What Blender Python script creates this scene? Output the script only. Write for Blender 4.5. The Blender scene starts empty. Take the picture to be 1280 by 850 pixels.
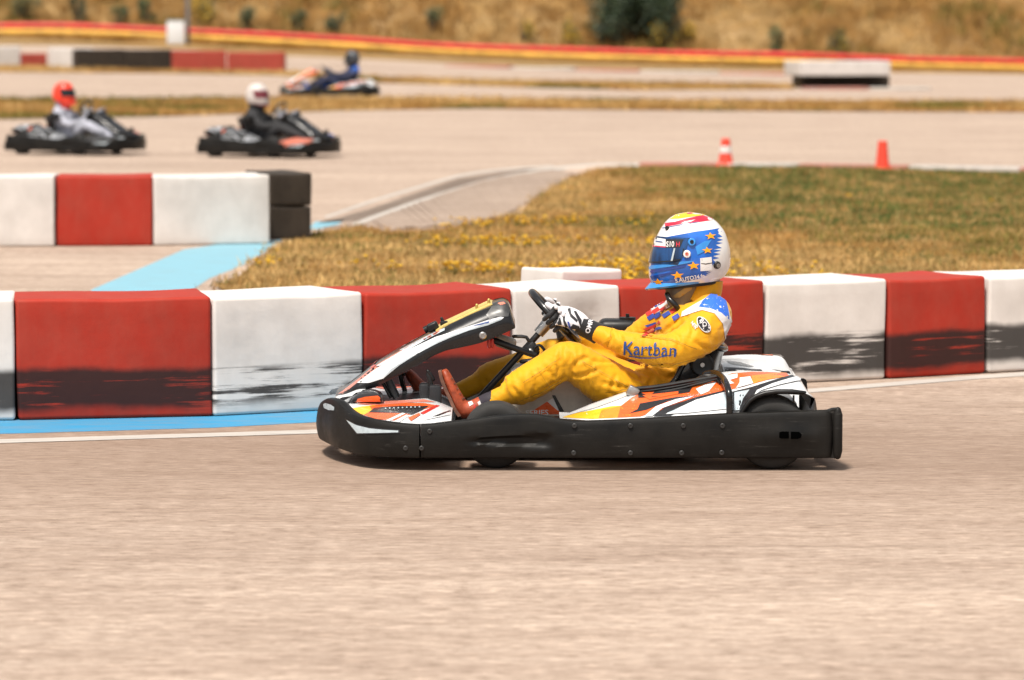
import bpy, bmesh, math, random
import numpy as np
from mathutils import Vector, Matrix, noise
from mathutils.bvhtree import BVHTree
from mathutils.geometry import delaunay_2d_cdt
random.seed(7); RNG = np.random.default_rng(7)
R = math.radians
S = bpy.context.scene
COL = S.collection

# ------------------------------------------------------------------ camera
F = 4930.0; CAMH = 1.733; DIST = 15.0
PITCH = math.atan(CAMH/DIST) - math.atan((589-425)/F)
CO = Vector((0, -DIST, CAMH))
cp, sp = math.cos(PITCH), math.sin(PITCH)
def ray(px, py):
    a = (px-640)/F; b = (425-py)/F
    return Vector((a, cp+b*sp, -sp+b*cp))
def P(px, py, Y):
    d = ray(px, py)
    return CO + d*((Y+DIST)/d.y)
def smooth(a, b, x):
    t = min(1, max(0, (x-a)/(b-a))); return t*t*(3-2*t)
def terrain(x, y):
    u = min(1.6, max(0, (x+17.8)/35.6)); u2 = max(0.0, 1-u)
    z = 1.25*(u2**1.4)*smooth(48, 122, y) + (0.25*min(1, max(0, (-17.8-x)/20))*smooth(60, 122, y))
    z -= .17*smooth(104, 121, y)
    if y > 124:
        q = y-124
        z += 0.36*q*smooth(0, 5, q) if q < 60 else 0.36*60 + 6*(1-math.exp(-(q-60)/40))
        z += 0.25*smooth(0, 6, q)*noise.noise(Vector((x*.16, y*.16, 3)))
    return z
def G(px, py):
    d = ray(px, py); t = 0.5*DIST; step = .25; prev = t
    while t < 500:
        p = CO+d*t
        if p.z < terrain(p.x, p.y): break
        prev = t; t += step
    a, b = prev, t
    for _ in range(30):
        m = (a+b)/2; p = CO+d*m
        if p.z < terrain(p.x, p.y): b = m
        else: a = m
    p = CO+d*b
    return Vector((p.x, p.y, terrain(p.x, p.y)))
cd = bpy.data.cameras.new('camera'); cam = bpy.data.objects.new('camera', cd); COL.objects.link(cam)
cam.location = CO; cam.rotation_euler = (math.pi/2-PITCH, 0, 0)
cd.sensor_fit = 'HORIZONTAL'; cd.sensor_width = 36; cd.lens = F/1280*36
cd.clip_end = 3000; S.camera = cam
cd.dof.use_dof = True; cd.dof.focus_distance = 15.45; cd.dof.aperture_fstop = 3.8

# ------------------------------------------------------------------ light
w = bpy.data.worlds.new('World'); S.world = w; w.use_nodes = True
nt = w.node_tree; bg = nt.nodes['Background']
sky = nt.nodes.new('ShaderNodeTexSky'); sky.sky_type = 'NISHITA'; sky.sun_disc = False
SUN_EL, SUN_AZ = 63, 205      # azimuth clockwise from +Y
sky.sun_elevation = R(SUN_EL); sky.sun_rotation = R(SUN_AZ)
sky.air_density = 1.2; sky.dust_density = 4.0; sky.ozone_density = 0.6
hs = nt.nodes.new('ShaderNodeHueSaturation'); hs.inputs['Saturation'].default_value = 0.15
nt.links.new(sky.outputs[0], hs.inputs['Color']); nt.links.new(hs.outputs[0], bg.inputs[0])
bg.inputs[1].default_value = 0.078
sd = bpy.data.lights.new('sun', 'SUN'); so = bpy.data.objects.new('sun', sd); COL.objects.link(so)
sd.energy = 2.65; sd.angle = R(9); sd.color = (1, .925, .82)
az = R(SUN_AZ); el = R(SUN_EL)
sv = Vector((math.sin(az)*math.cos(el), math.cos(az)*math.cos(el), math.sin(el)))
so.rotation_euler = sv.to_track_quat('Z', 'Y').to_euler(); so.location = (0, -20, 40)
S.view_settings.view_transform = 'Standard'; S.view_settings.look = 'None'
S.view_settings.gamma = 1; S.view_settings.use_curve_mapping = False
S.view_settings.exposure = 0.85
S.render.engine = 'CYCLES'
S.cycles.max_bounces = 6; S.cycles.use_denoising = True

# ------------------------------------------------------------------ materials
def N(m, t, **k):
    n = m.node_tree.nodes.new(t)
    for a, v in k.items(): setattr(n, a, v)
    return n
def L(m, a, b): m.node_tree.links.new(a, b)
def base(name, col, rough=.5, metal=0, spec=.5, coat=0):
    m = bpy.data.materials.new(name); m.use_nodes = True
    b = m.node_tree.nodes['Principled BSDF']
    b.inputs['Base Color'].default_value = (*col, 1); b.inputs['Roughness'].default_value = rough
    b.inputs['Metallic'].default_value = metal; b.inputs['Specular IOR Level'].default_value = spec
    b.inputs['Coat Weight'].default_value = coat; b.inputs['Coat Roughness'].default_value = .08
    return m, b
def coords(m, scale=(1, 1, 1), kind='Object'):
    tc = N(m, 'ShaderNodeTexCoord'); mp = N(m, 'ShaderNodeMapping')
    mp.inputs['Scale'].default_value = scale
    L(m, tc.outputs[kind], mp.inputs[0]); return mp.outputs[0]
def nz(m, vec, scale, detail=4, rough=.55):
    n = N(m, 'ShaderNodeTexNoise'); n.inputs['Scale'].default_value = scale
    n.inputs['Detail'].default_value = detail; n.inputs['Roughness'].default_value = rough
    L(m, vec, n.inputs['Vector']); return n.outputs['Fac']
def ramp(m, fac, stops):
    r = N(m, 'ShaderNodeValToRGB'); e = r.color_ramp.elements
    while len(e) < len(stops): e.new(.5)
    for i, (p, c) in enumerate(stops):
        e[i].position = p; e[i].color = (*c, 1) if len(c) == 3 else c
    L(m, fac, r.inputs[0]); return r.outputs[0]
def mix(m, fac, a, b, blend='MIX'):
    n = N(m, 'ShaderNodeMix', data_type='RGBA', blend_type=blend)
    for i, v in ((0, fac), (6, a), (7, b)):
        if hasattr(v, 'default_value'): L(m, v, n.inputs[i])
        elif i == 0: n.inputs[0].default_value = v
        else: n.inputs[i].default_value = (*v, 1)
    return n.outputs[2]
def math_(m, op, a, b=0.0, clamp=False):
    n = N(m, 'ShaderNodeMath', operation=op, use_clamp=clamp)
    for i, v in enumerate((a, b)):
        if hasattr(v, 'default_value'): L(m, v, n.inputs[i])
        else: n.inputs[i].default_value = v
    return n.outputs[0]
def bump(m, b, h, strength=.3, dist=.01):
    n = N(m, 'ShaderNodeBump'); n.inputs['Strength'].default_value = strength; n.inputs['Distance'].default_value = dist
    L(m, h, n.inputs['Height']); L(m, n.outputs[0], b.inputs['Normal'])
def plain(name, col, rough=.5, metal=0, var=.12, scale=30, spec=.5, coat=0, bmp=0.0):
    m, b = base(name, col, rough, metal, spec, coat)
    f = nz(m, coords(m), scale)
    lo = tuple(max(0, c*(1-var)) for c in col); hi = tuple(min(1, c*(1+var)) for c in col)
    L(m, ramp(m, f, [(.3, lo), (.7, hi)]), b.inputs['Base Color'])
    L(m, ramp(m, f, [(.3, (rough*.85,)*3), (.7, (min(1, rough*1.15),)*3)]), b.inputs['Roughness'])
    if bmp: bump(m, b, f, bmp, .004)
    return m

M = {}
def asphalt(name, tint=1.0):
    m, b = base(name, (.4, .28, .2), .9, spec=.25)
    big = nz(m, coords(m, (.22, .7, 1)), .8, 7, .7)
    streak = nz(m, coords(m, (.7, 3.4, 1)), 1.5, 7, .72)
    grit = nz(m, coords(m, (5, 14, 1)), 2.2, 8, .82)
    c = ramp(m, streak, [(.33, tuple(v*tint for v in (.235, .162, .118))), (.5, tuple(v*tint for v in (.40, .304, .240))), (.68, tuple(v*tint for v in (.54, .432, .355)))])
    c = mix(m, .55, c, ramp(m, big, [(.3, tuple(v*tint for v in (.27, .205, .165))), (.7, tuple(v*tint for v in (.49, .390, .318)))]))
    c = mix(m, .78, c, ramp(m, grit, [(.36, (.16, .12, .09)), (.47, (.45, .44, .43)), (.54, (.55, .55, .55)), (.64, (.88, .87, .86))]), 'OVERLAY')
    fleck = nz(m, coords(m, (3, 9, 1)), 1.3, 3, .5); c = mix(m, ramp(m, fleck, [(.70, (0, 0, 0)), (.78, (.6, .6, .6))]), c, (.10, .065, .045))
    mk = nz(m, coords(m, (.10, 4.5, 1)), 1.4, 4, .6); c = mix(m, ramp(m, mk, [(.60, (0, 0, 0)), (.70, (.38, .38, .38))]), c, (.13, .088, .065))
    # the rubbered racing line that runs past the barrier, wandering and streaky
    sp_ = N(m, 'ShaderNodeSeparateXYZ'); L(m, coords(m), sp_.inputs[0])
    yy = math_(m, 'ADD', sp_.outputs[1], math_(m, 'MULTIPLY', math_(m, 'SUBTRACT', nz(m, coords(m, (.5, 1.6, 1)), .9, 6, .7), .5), 3.2))
    dl = math_(m, 'ABSOLUTE', math_(m, 'SUBTRACT', yy, .5))
    ln_ = ramp(m, math_(m, 'DIVIDE', dl, 3.4), [(.15, (1, 1, 1)), (1, (0, 0, 0))])
    c = mix(m, math_(m, 'MULTIPLY', ln_, .58), c, (.20, .130, .092))
    L(m, c, b.inputs['Base Color'])
    fine = nz(m, coords(m, (1, 1.6, 1)), 130, 4, .7)
    bump(m, b, fine, .35, .006)
    return m
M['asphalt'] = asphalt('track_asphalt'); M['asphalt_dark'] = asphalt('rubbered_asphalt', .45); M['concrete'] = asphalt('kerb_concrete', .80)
def soil(name, stops, sc=.5, aniso=(1, 1, 1)):
    m, b = base(name, (.3, .2, .1), .95, spec=.1)
    a = nz(m, coords(m, aniso), sc, 8, .65); d = nz(m, coords(m), 14, 6, .7)
    c = ramp(m, a, stops); c = mix(m, .7, c, ramp(m, d, [(.3, (.3, .3, .3)), (.7, (.68, .68, .68))]), 'OVERLAY')
    L(m, c, b.inputs['Base Color']); bump(m, b, d, .8, .05)
    return m
M['dry'] = soil('dry_ground', [(.3, (.17, .105, .042)), (.5, (.29, .185, .078)), (.7, (.37, .25, .125))], .35)
M['turf'] = soil('island_turf', [(.3, (.13, .105, .03)), (.5, (.25, .15, .05)), (.7, (.33, .20, .08))], .55)
def blade(name, c, v=.3): return plain(name, c, .8, 0, v, 1.3, .2)
GR = [blade('straw_blade', (.50, .32, .125)), blade('tan_blade', (.38, .21, .065)), blade('olive_blade', (.16, .135, .03)), blade('green_blade', (.08, .11, .026))]
def paint(name, col, wear=.5):
    m, b = base(name, col, .7, spec=.3)
    f = nz(m, coords(m, (1.2, 9, 1)), 3, 8, .7)
    lo = tuple(.45*c+.12 for c in col)
    L(m, ramp(m, f, [(.30, lo), (.30+.25*wear, col), (1, tuple(min(1, c*1.06) for c in col))]), b.inputs['Base Color'])
    g = nz(m, coords(m), 120, 4); bump(m, b, g, .25, .004)
    return m
M['blue_paint'] = paint('blue_track_paint', (.03, .26, .48), 1.15); M['pale_blue_paint'] = paint('pale_blue_track_paint', (.20, .43, .53), 1.15)
M['white_paint'] = paint('white_track_paint', (.50, .455, .41), 1.1); M['red_paint'] = paint('red_kerb_paint', (.40, .17, .13), .9)
def block_mat(name, col, scuff=0.0, zlo=.05, zhi=.24, rough=.55):
    m, b = base(name, col, rough, spec=.12)
    oi = N(m, 'ShaderNodeObjectInfo'); tc = N(m, 'ShaderNodeTexCoord'); va = N(m, 'ShaderNodeVectorMath', operation='MULTIPLY_ADD')
    L(m, oi.outputs['Random'], va.inputs[0]); va.inputs[1].default_value = (37, 23, 0); L(m, tc.outputs['Object'], va.inputs[2])
    co = va.outputs[0]                       # every block gets its own wear
    n0 = nz(m, co, 5, 5)
    c = ramp(m, n0, [(.3, tuple(v*.86 for v in col)), (.65, col)])
    # grime streaks and tyre rubber rubbed on by passing karts
    sep = N(m, 'ShaderNodeSeparateXYZ'); L(m, co, sep.inputs[0])
    mp2 = N(m, 'ShaderNodeMapping'); mp2.inputs['Scale'].default_value = (1.2, 1, 30); L(m, co, mp2.inputs[0])
    st = math_(m, 'ADD', nz(m, mp2.outputs[0], 1.7, 8, .72), math_(m, 'MULTIPLY', math_(m, 'SUBTRACT', nz(m, co, 2.6, 3), .5), .5))
    zz = math_(m, 'ADD', sep.outputs[2], math_(m, 'ADD', math_(m, 'MULTIPLY', math_(m, 'SUBTRACT', nz(m, co, 3), .5), .08), math_(m, 'MULTIPLY', math_(m, 'SUBTRACT', oi.outputs['Random'], .5), .05)))
    up = N(m, 'ShaderNodeMapRange', interpolation_type='SMOOTHSTEP'); up.inputs[1].default_value = zhi+.03; up.inputs[2].default_value = zhi-.012
    L(m, zz, up.inputs[0])
    dn = N(m, 'ShaderNodeMapRange', interpolation_type='SMOOTHSTEP'); dn.inputs[1].default_value = zlo-.02; dn.inputs[2].default_value = zlo+.03
    L(m, zz, dn.inputs[0])
    band = math_(m, 'MULTIPLY', up.outputs[0], dn.outputs[0])
    th = ramp(m, st, [(max(0.0, .60-.36*scuff), (0, 0, 0)), (max(.08, .69-.34*scuff), (1, 1, 1))])
    mask = math_(m, 'MULTIPLY', math_(m, 'MULTIPLY', band, th), .93 if scuff > 0 else 0)
    dirt = math_(m, 'MULTIPLY', math_(m, 'MULTIPLY', nz(m, coords(m, (2, 2, 1.0)), 4, 6, .65), 1.0), .28)
    c = mix(m, dirt, c, (.24, .18, .13))
    c = mix(m, mask, c, (.022, .019, .018))
    L(m, c, b.inputs['Base Color'])
    bump(m, b, nz(m, co, 9, 3), .15, .02)
    return m
WH = (.76, .715, .68); RD = (.40, .0165, .0075)
BM = {'w0': block_mat('white_block', WH, .12), 'w1': block_mat('white_block_lines', WH, .34, .06, .21), 'w2': block_mat('white_block_scuffed', WH, .74, .05, .23),
      'r0': block_mat('red_block', RD, .0), 'r1': block_mat('red_block_rubbed', RD, .70, .05, .225), 'r2': block_mat('red_block_scuffed', RD, .78, .04, .21),
      'k0': block_mat('black_block', (.011, .0105, .0105), 0, rough=.5), 'rf': block_mat('faded_red_block', (.40, .05, .035), .1),
      'wp': block_mat('clean_white_block', (.72, .68, .65), 0)}
def plastic_black(name, v=.0065, rough=.42):
    m, b = base(name, (v, v*.97, v*.93), rough, spec=.22)
    s = nz(m, coords(m, (2, 8, 30)), 3, 8, .75)
    d = nz(m, coords(m), 7, 6, .6)
    c = ramp(m, s, [(.55, (v, v*.97, v*.93)), (.62, (v*2.2, v*2.1, v*2)), (.70, (v*16, v*15, v*14))])
    c = mix(m, .35, c, ramp(m, d, [(.35, (v*.8,)*3), (.7, (v*3.6, v*3.1, v*2.5))]))
    L(m, c, b.inputs['Base Color'])
    L(m, ramp(m, d, [(.3, (.32,)*3), (.7, (.6,)*3)]), b.inputs['Roughness'])
    bump(m, b, nz(m, coords(m), 320, 3), .2, .002)
    return m
M['bumper'] = plastic_black('bumper_plastic'); M['black'] = plain('black_plastic', (.009, .009, .0095), .42, var=.3, spec=.35)
M['blackgloss'] = plain('black_gloss', (.007, .007, .008), .25, var=.2, spec=.4, coat=.3)
M['tyre'] = plain('tyre_rubber', (.020, .019, .018), .8, var=.25, scale=12, bmp=.2); M['rim'] = plain('wheel_rim', (.10, .10, .10), .45, .7)
M['steel'] = plain('steel', (.45, .44, .43), .35, .9); M['frame'] = plain('frame_paint', (.02, .02, .022), .35, .2)
M['tank'] = plain('tank_plastic', (.50, .46, .40), .5); M['white'] = plain('white_gloss', (.72, .73, .74), .25, var=.05, coat=.4)
M['orange'] = plain('orange_vinyl', (.78, .115, .02), .28, var=.1, coat=.3); M['amber'] = plain('amber_vinyl', (.80, .25, .02), .28, var=.08, coat=.3)
M['yellow'] = plain('yellow_vinyl', (.82, .48, .02), .3, var=.08, coat=.3); M['redv'] = plain('red_vinyl', (.55, .03, .02), .3, coat=.3)
M['pink'] = plain('pale_red_vinyl', (.70, .22, .15), .3, coat=.3); M['paleblue'] = plain('pale_blue_grey_vinyl', (.45, .52, .56), .28, coat=.3)
M['blackv'] = plain('black_vinyl', (.017, .016, .018), .3, coat=.2); M['brass'] = plain('brass', (.55, .40, .12), .35, .6)
M['board'] = plain('yellow_board', (.62, .46, .14), .4, var=.15)
def suit_mat(name, col, quilt=True):
    m, b = base(name, col, .62, spec=.3)
    b.inputs['Sheen Weight'].default_value = .15
    co = coords(m)
    f = nz(m, co, 5, 6, .6); g = nz(m, coords(m, (1, 1, 1)), 23, 5, .6)
    c = ramp(m, f, [(.3, tuple(v*.80 for v in col)), (.6, col), (.8, tuple(min(1, v*1.08) for v in col))])
    L(m, c, b.inputs['Base Color'])
    # folds: ridged noise stretched across the limbs, plus faint quilting lines
    fo_ = nz(m, coords(m, (9, 5, 17)), 1.0, 2, .4); rd = math_(m, 'ABSOLUTE', math_(m, 'SUBTRACT', fo_, .5))
    fold = ramp(m, rd, [(0, (0, 0, 0)), (.09, (1, 1, 1))])
    wv = N(m, 'ShaderNodeTexWave', wave_type='BANDS', bands_direction='DIAGONAL'); wv.inputs['Scale'].default_value = 5; wv.inputs['Distortion'].default_value = 1.5
    L(m, co, wv.inputs['Vector']); q = ramp(m, wv.outputs['Fac'], [(0, (0, 0, 0)), (.06, (1, 1, 1))])
    h = math_(m, 'ADD', math_(m, 'MULTIPLY', g, .5), math_(m, 'ADD', math_(m, 'MULTIPLY', fold, .55), math_(m, 'MULTIPLY', q, .22 if quilt else 0)))
    bump(m, b, h, .2, .009)
    return m
M['suit'] = suit_mat('yellow_race_suit', (.74, .345, .001)); M['suitw'] = suit_mat('white_cloth', (.66, .63, .62), False); M['suitb'] = suit_mat('blue_cloth', (.02, .13, .62), False)
M['navy'] = plain('navy_print', (.012, .055, .22), .6); M['redc'] = plain('red_print', (.50, .03, .02), .6); M['bluec'] = plain('blue_print', (.03, .06, .30), .6)
M['balac'] = plain('balaclava', (.17, .14, .11), .85, bmp=.3); M['strap'] = plain('chin_strap', (.36, .23, .08), .7)
M['glovew'] = suit_mat('white_glove', (.70, .69, .72), False); M['gloveb'] = suit_mat('black_glove', (.016, .016, .018), False)
M['shoe'] = plain('red_shoe', (.34, .058, .02), .6, var=.3, scale=40, bmp=.5); M['sole'] = plain('shoe_sole', (.16, .07, .045), .75, var=.4)
M['sock'] = plain('dark_sock', (.025, .02, .03), .8)
M['hwhite'] = plain('helmet_white', (.78, .76, .74), .18, var=.04, coat=.7); M['hblue'] = plain('helmet_blue', (.010, .115, .50), .2, var=.4, scale=14, coat=.8)
M['hlight'] = plain('helmet_light_blue', (.03, .25, .68), .2, var=.1, coat=.8); M['hdark'] = plain('helmet_dark_blue', (.012, .05, .26), .2, coat=.8)
M['hred'] = plain('helmet_red', (.62, .015, .045), .2, coat=.7); M['hyel'] = plain('helmet_yellow', (.86, .52, .02), .22, coat=.6); M['star'] = plain('star_orange', (.86, .36, .01), .35, var=.06)
m_, b_ = base('visor_mirror', (.012, .075, .26), .06, .75, .8, 1); M['visor'] = m_
L(m_, ramp(m_, nz(m_, coords(m_, (9, 3, 1.5)), 2.2, 2), [(.38, (.003, .022, .07)), (.52, (.012, .10, .32)), (.62, (.004, .035, .13))]), b_.inputs['Base Color'])

# ------------------------------------------------------------------ mesh building
class MB:
    def __init__(s): s.v = []; s.f = []; s.mi = []
    def add(s, vs, fs, mi=0):
        o = len(s.v); s.v += [tuple(p) for p in vs]; s.f += [tuple(i+o for i in f) for f in fs]
        s.mi += [mi]*len(fs) if isinstance(mi, int) else list(mi); return s
    def loft(s, rings, mi=0, caps=True, closed=True, loop=False):
        n = len(rings[0]); assert all(len(r) == n for r in rings); vs = [p for r in rings for p in r]; fs = []; k = len(rings)
        for i in range(k if loop else k-1):
            for j in range(n if closed else n-1):
                a = i*n+j; b = i*n+(j+1) % n; c = ((i+1) % k)*n+(j+1) % n; d = ((i+1) % k)*n+j
                fs.append((a, b, c, d))
        if caps and closed and not loop:
            fs.append(tuple(range(n-1, -1, -1))); fs.append(tuple((k-1)*n+j for j in range(n)))
        return s.add(vs, fs, mi)
    def tube(s, pts, r, n=12, mi=0, round_ends=False, loop=False, flat=1.0):
        pts = [Vector(p) for p in pts]; k = len(pts)
        rs = r if isinstance(r, (list, tuple)) else [r]*k
        rings = []; up = None
        for i, p in enumerate(pts):
            if loop: t = pts[(i+1) % k]-pts[i-1]
            else: t = pts[min(i+1, k-1)]-pts[max(i-1, 0)]
            t = t.normalized() if t.length > 1e-9 else Vector((0, 0, 1))
            if up is None:
                up = Vector((0, 1, 0)) if abs(t.y) < .8 else Vector((0, 0, 1))
            x = (up-t*up.dot(t)).normalized(); y = t.cross(x); up = x
            rings.append([p+x*rs[i]*math.cos(2*math.pi*j/n)*flat+y*rs[i]*math.sin(2*math.pi*j/n) for j in range(n)])
            if round_ends and i in (0, k-1) and not loop:
                ex = []
                for a in (30, 60, 84):
                    c, q = math.cos(R(a)), math.sin(R(a))
                    o = p+t*rs[i]*q*(-1 if i == 0 else 1)
                    ex.append([o+x*rs[i]*c*math.cos(2*math.pi*j/n)*flat+y*rs[i]*c*math.sin(2*math.pi*j/n) for j in range(n)])
                if i == 0: rings = ex[::-1]+rings
                else: rings += ex
        return s.loft(rings, mi, True, True, loop)
    def rbox(s, c, size, r=.01, seg=3, rot=None, mi=0):
        bm = bmesh.new(); bmesh.ops.create_cube(bm, size=1)
        for v in bm.verts: v.co = Vector((v.co.x*size[0], v.co.y*size[1], v.co.z*size[2]))
        if r: bmesh.ops.bevel(bm, geom=bm.edges[:], offset=r, segments=seg, profile=.5, affect='EDGES')
        bm.verts.index_update()
        Mx = Matrix.Translation(c) @ (rot.to_4x4() if rot else Matrix())
        s.add([Mx @ v.co for v in bm.verts], [[v.index for v in f.verts] for f in bm.faces], mi); bm.free(); return s
    def prism(s, poly_xz, y0, y1, bev=.006, mi=0):
        # poly: list of (x,z); extruded along Y with bevelled rims
        bm = bmesh.new(); a = [bm.verts.new((x, y0, z)) for x, z in poly_xz]
        f = bm.faces.new(a); r = bmesh.ops.extrude_face_region(bm, geom=[f])
        for v in [g for g in r['geom'] if isinstance(g, bmesh.types.BMVert)]: v.co.y = y1
        bmesh.ops.recalc_face_normals(bm, faces=bm.faces[:])
        if bev: bmesh.ops.bevel(bm, geom=bm.edges[:], offset=bev, segments=2, profile=.5, affect='EDGES')
        bm.verts.index_update()
        s.add([v.co.copy() for v in bm.verts], [[v.index for v in f.verts] for f in bm.faces], mi); bm.free(); return s
    def mirror(s, yc):
        o = len(s.v); nf = len(s.f)
        s.v += [(x, 2*yc-y, z) for x, y, z in s.v]
        s.f += [tuple(i+o for i in reversed(f)) for f in s.f[:nf]]; s.mi += s.mi[:nf]; return s
    def mesh(s, name, mats, angle=40):
        me = bpy.data.meshes.new(name); me.from_pydata(s.v, [], s.f)
        for m in mats: me.materials.append(m)
        me.polygons.foreach_set('material_index', s.mi)
        bm = bmesh.new(); bm.from_mesh(me); bmesh.ops.recalc_face_normals(bm, faces=bm.faces[:]) if angle > 0 else None
        bm.to_mesh(me); bm.free()
        me.polygons.foreach_set('use_smooth', [True]*len(me.polygons))
        me.set_sharp_from_angle(angle=R(abs(angle))); me.update(); return me
def link(name, me, parent=None):
    o = bpy.data.objects.new(name, me); COL.objects.link(o)
    if parent is not None:
        o.parent = parent
        if parent.type == 'EMPTY': o.matrix_parent_inverse = Matrix.Translation(-Vector(parent['home']))
    return o
def obj(name, mb, mats, parent=None, angle=40):
    return link(name, mb.mesh(name, mats if isinstance(mats, list) else [mats], angle), parent)
def tag(o, label=None, cat=None, group=None, kind=None):
    for k, v in (('label', label), ('category', cat), ('group', group), ('kind', kind)):
        if v: o[k] = v
    return o
def empty(name, loc, label=None, cat=None, group=None):
    o = bpy.data.objects.new(name, None); COL.objects.link(o); o.location = loc; o['home'] = tuple(loc)
    o.empty_display_size = .1
    return tag(o, label, cat, group)
def spline(pts, n=6):
    """Catmull-Rom through tuples"""
    out = []; k = len(pts); pts = [np.array(p, float) for p in pts]
    for i in range(k-1):
        p0 = pts[max(i-1, 0)]; p1 = pts[i]; p2 = pts[i+1]; p3 = pts[min(i+2, k-1)]
        for j in range(n):
            t = j/n
            out.append(.5*((2*p1)+(-p0+p2)*t+(2*p0-5*p1+4*p2-p3)*t*t+(-p0+3*p1-3*p2+p3)*t**3))
    out.append(pts[-1]); return out
def interp(tab, x):
    xs = [a for a, b in tab]; ys = [b for a, b in tab]
    return float(np.interp(x, xs, ys))
# decals: printed patterns laid on the surface of a mesh and joined into that mesh
def bvh(o): 
    me = o.data; return BVHTree.FromPolygons([v.co.copy() for v in me.vertices], [tuple(p.vertices) for p in me.polygons])
def tri2d(poly, step):
    pts = [Vector(p) for p in poly]; bpts = []
    for i, a in enumerate(pts):
        b = pts[(i+1) % len(pts)]; n = max(1, int((b-a).length/step))
        bpts += [a+(b-a)*(j/n) for j in range(n)]
    nb = len(bpts); inner = []
    x0 = min(p.x for p in bpts); x1 = max(p.x for p in bpts); y0 = min(p.y for p in bpts); y1 = max(p.y for p in bpts)
    P2 = np.array([(p.x, p.y) for p in bpts])
    for i in range(int((x1-x0)/step)+1):
        for j in range(int((y1-y0)/step)+1):
            q = Vector((x0+i*step+.31*step*(j % 2), y0+j*step))
            if inside(q.x, q.y, P2) and np.min(np.hypot(P2[:, 0]-q.x, P2[:, 1]-q.y)) > step*.45: inner.append(q)
    vs, es, fs, *_ = delaunay_2d_cdt(bpts+inner, [(i, (i+1) % nb) for i in range(nb)], [], 1, 1e-6)
    return [(v.x, v.y) for v in vs], [tuple(f) for f in fs]
def inside(x, y, P2):
    xa, ya = P2[:, 0], P2[:, 1]; xb, yb = np.roll(xa, -1), np.roll(ya, -1)
    c = ((ya > y) != (yb > y)); d = np.where(yb == ya, 1e-12, yb-ya)
    return bool(np.sum(c & (x < (xb-xa)*(y-ya)/d+xa)) % 2)
def print_on(o, items, mirror=None, tree=None, off0=.0012, step=None):
    """items: (kind, data, material). kind 'p' polygon in photo pixels; 't' (text, x, y, height px, dx, dy[,bold])"""
    tree = tree or bvh(o); me = o.data
    V = []; Fs = []; MI = []
    def slot(m):
        i = me.materials.find(m.name)
        if i < 0: me.materials.append(m); i = len(me.materials)-1
        return i
    for k, (kind, data, m, *rest) in enumerate(items):
        off = off0+(.0003 if len(items) < 30 else .00012)*k
        if kind == 'p': v2, fs = tri2d(data, step or (rest[0] if rest else 4.0))
        else: v2, fs = text2d(*data)
        hit = []
        for (x, y) in v2:
            d = ray(x, y).normalized(); loc, nor, idx, dist = tree.ray_cast(CO, d)
            if loc is None: hit.append(None); continue
            if nor.dot(d) > 0: nor = -nor
            hit.append(loc+nor*off)
        o0 = len(V); V += [h if h is not None else Vector((0, 0, 0)) for h in hit]
        mi = slot(m)
        for f in fs:
            hs_ = [hit[i] for i in f]
            if any(h is None for h in hs_): continue
            if max(h.y for h in hs_)-min(h.y for h in hs_) > (.17 if kind == 'p' else .03): continue
            Fs.append(tuple(i+o0 for i in f)); MI.append(mi)
    if mirror is not None:
        o0 = len(V); nf = len(Fs)
        V += [Vector((v.x, 2*mirror-v.y, v.z)) for v in V[:o0]]
        Fs += [tuple(i+o0 for i in reversed(f)) for f in Fs[:nf]]; MI += MI[:nf]
    if not Fs: return
    used = sorted({i for f in Fs for i in f}); rm = {a: b for b, a in enumerate(used)}
    bm = bmesh.new(); bm.from_mesh(me)
    nv = [bm.verts.new(V[i]) for i in used]
    for f, mi in zip(Fs, MI):
        vv = [nv[rm[i]] for i in f]
        if len(set(vv)) < 3: continue
        try: fc = bm.faces.new(vv)
        except ValueError: continue
        fc.material_index = mi; fc.smooth = True
        fc.normal_update()
    bm.to_mesh(me); bm.free(); me.update()
def text2d(txt, x, y, h, dx=(1, 0), bold=.0, shear=0, sx=1.0):
    cu = bpy.data.curves.new('t', 'FONT'); cu.body = txt; cu.offset = bold; cu.shear = shear; cu.resolution_u = 3
    to = bpy.data.objects.new('t', cu); COL.objects.link(to); bpy.context.view_layer.update()
    me = bpy.data.meshes.new_from_object(to.evaluated_get(bpy.context.evaluated_depsgraph_get()))
    bm = bmesh.new(); bm.from_mesh(me)
    bmesh.ops.triangulate(bm, faces=bm.faces[:])
    for _ in range(4):
        lg = [e for e in bm.edges if e.calc_length()*h > 1.8]
        if not lg: break
        bmesh.ops.subdivide_edges(bm, edges=lg, cuts=1); bmesh.ops.triangulate(bm, faces=[f for f in bm.faces if len(f.verts) > 3])
    bm.verts.index_update()
    d = Vector(dx).normalized(); n = Vector((d.y, -d.x))
    vs = [(x+(d.x*v.co.x*sx+n.x*v.co.y)*h, y+(d.y*v.co.x*sx+n.y*v.co.y)*h) for v in bm.verts]
    fs = [tuple(v.index for v in f.verts) for f in bm.faces]
    bm.free(); bpy.data.objects.remove(to); bpy.data.curves.remove(cu); bpy.data.meshes.remove(me)
    return vs, fs
def baked(o, mods):
    """apply modifiers to o's mesh without operators"""
    for t, kw in mods:
        m = o.modifiers.new(t.lower(), t)
        for k, v in kw.items(): setattr(m, k, v)
    bpy.context.view_layer.update()
    dg = bpy.context.evaluated_depsgraph_get()
    me = bpy.data.meshes.new_from_object(o.evaluated_get(dg)); o.modifiers.clear()
    old = o.data; me.name = old.name; mats = [m for m in old.materials]
    o.data = me; bpy.data.meshes.remove(old)
    if len(me.materials) == 0:
        for m in mats: me.materials.append(m)
    me.polygons.foreach_set('use_smooth', [True]*len(me.polygons))
    return o
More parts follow.
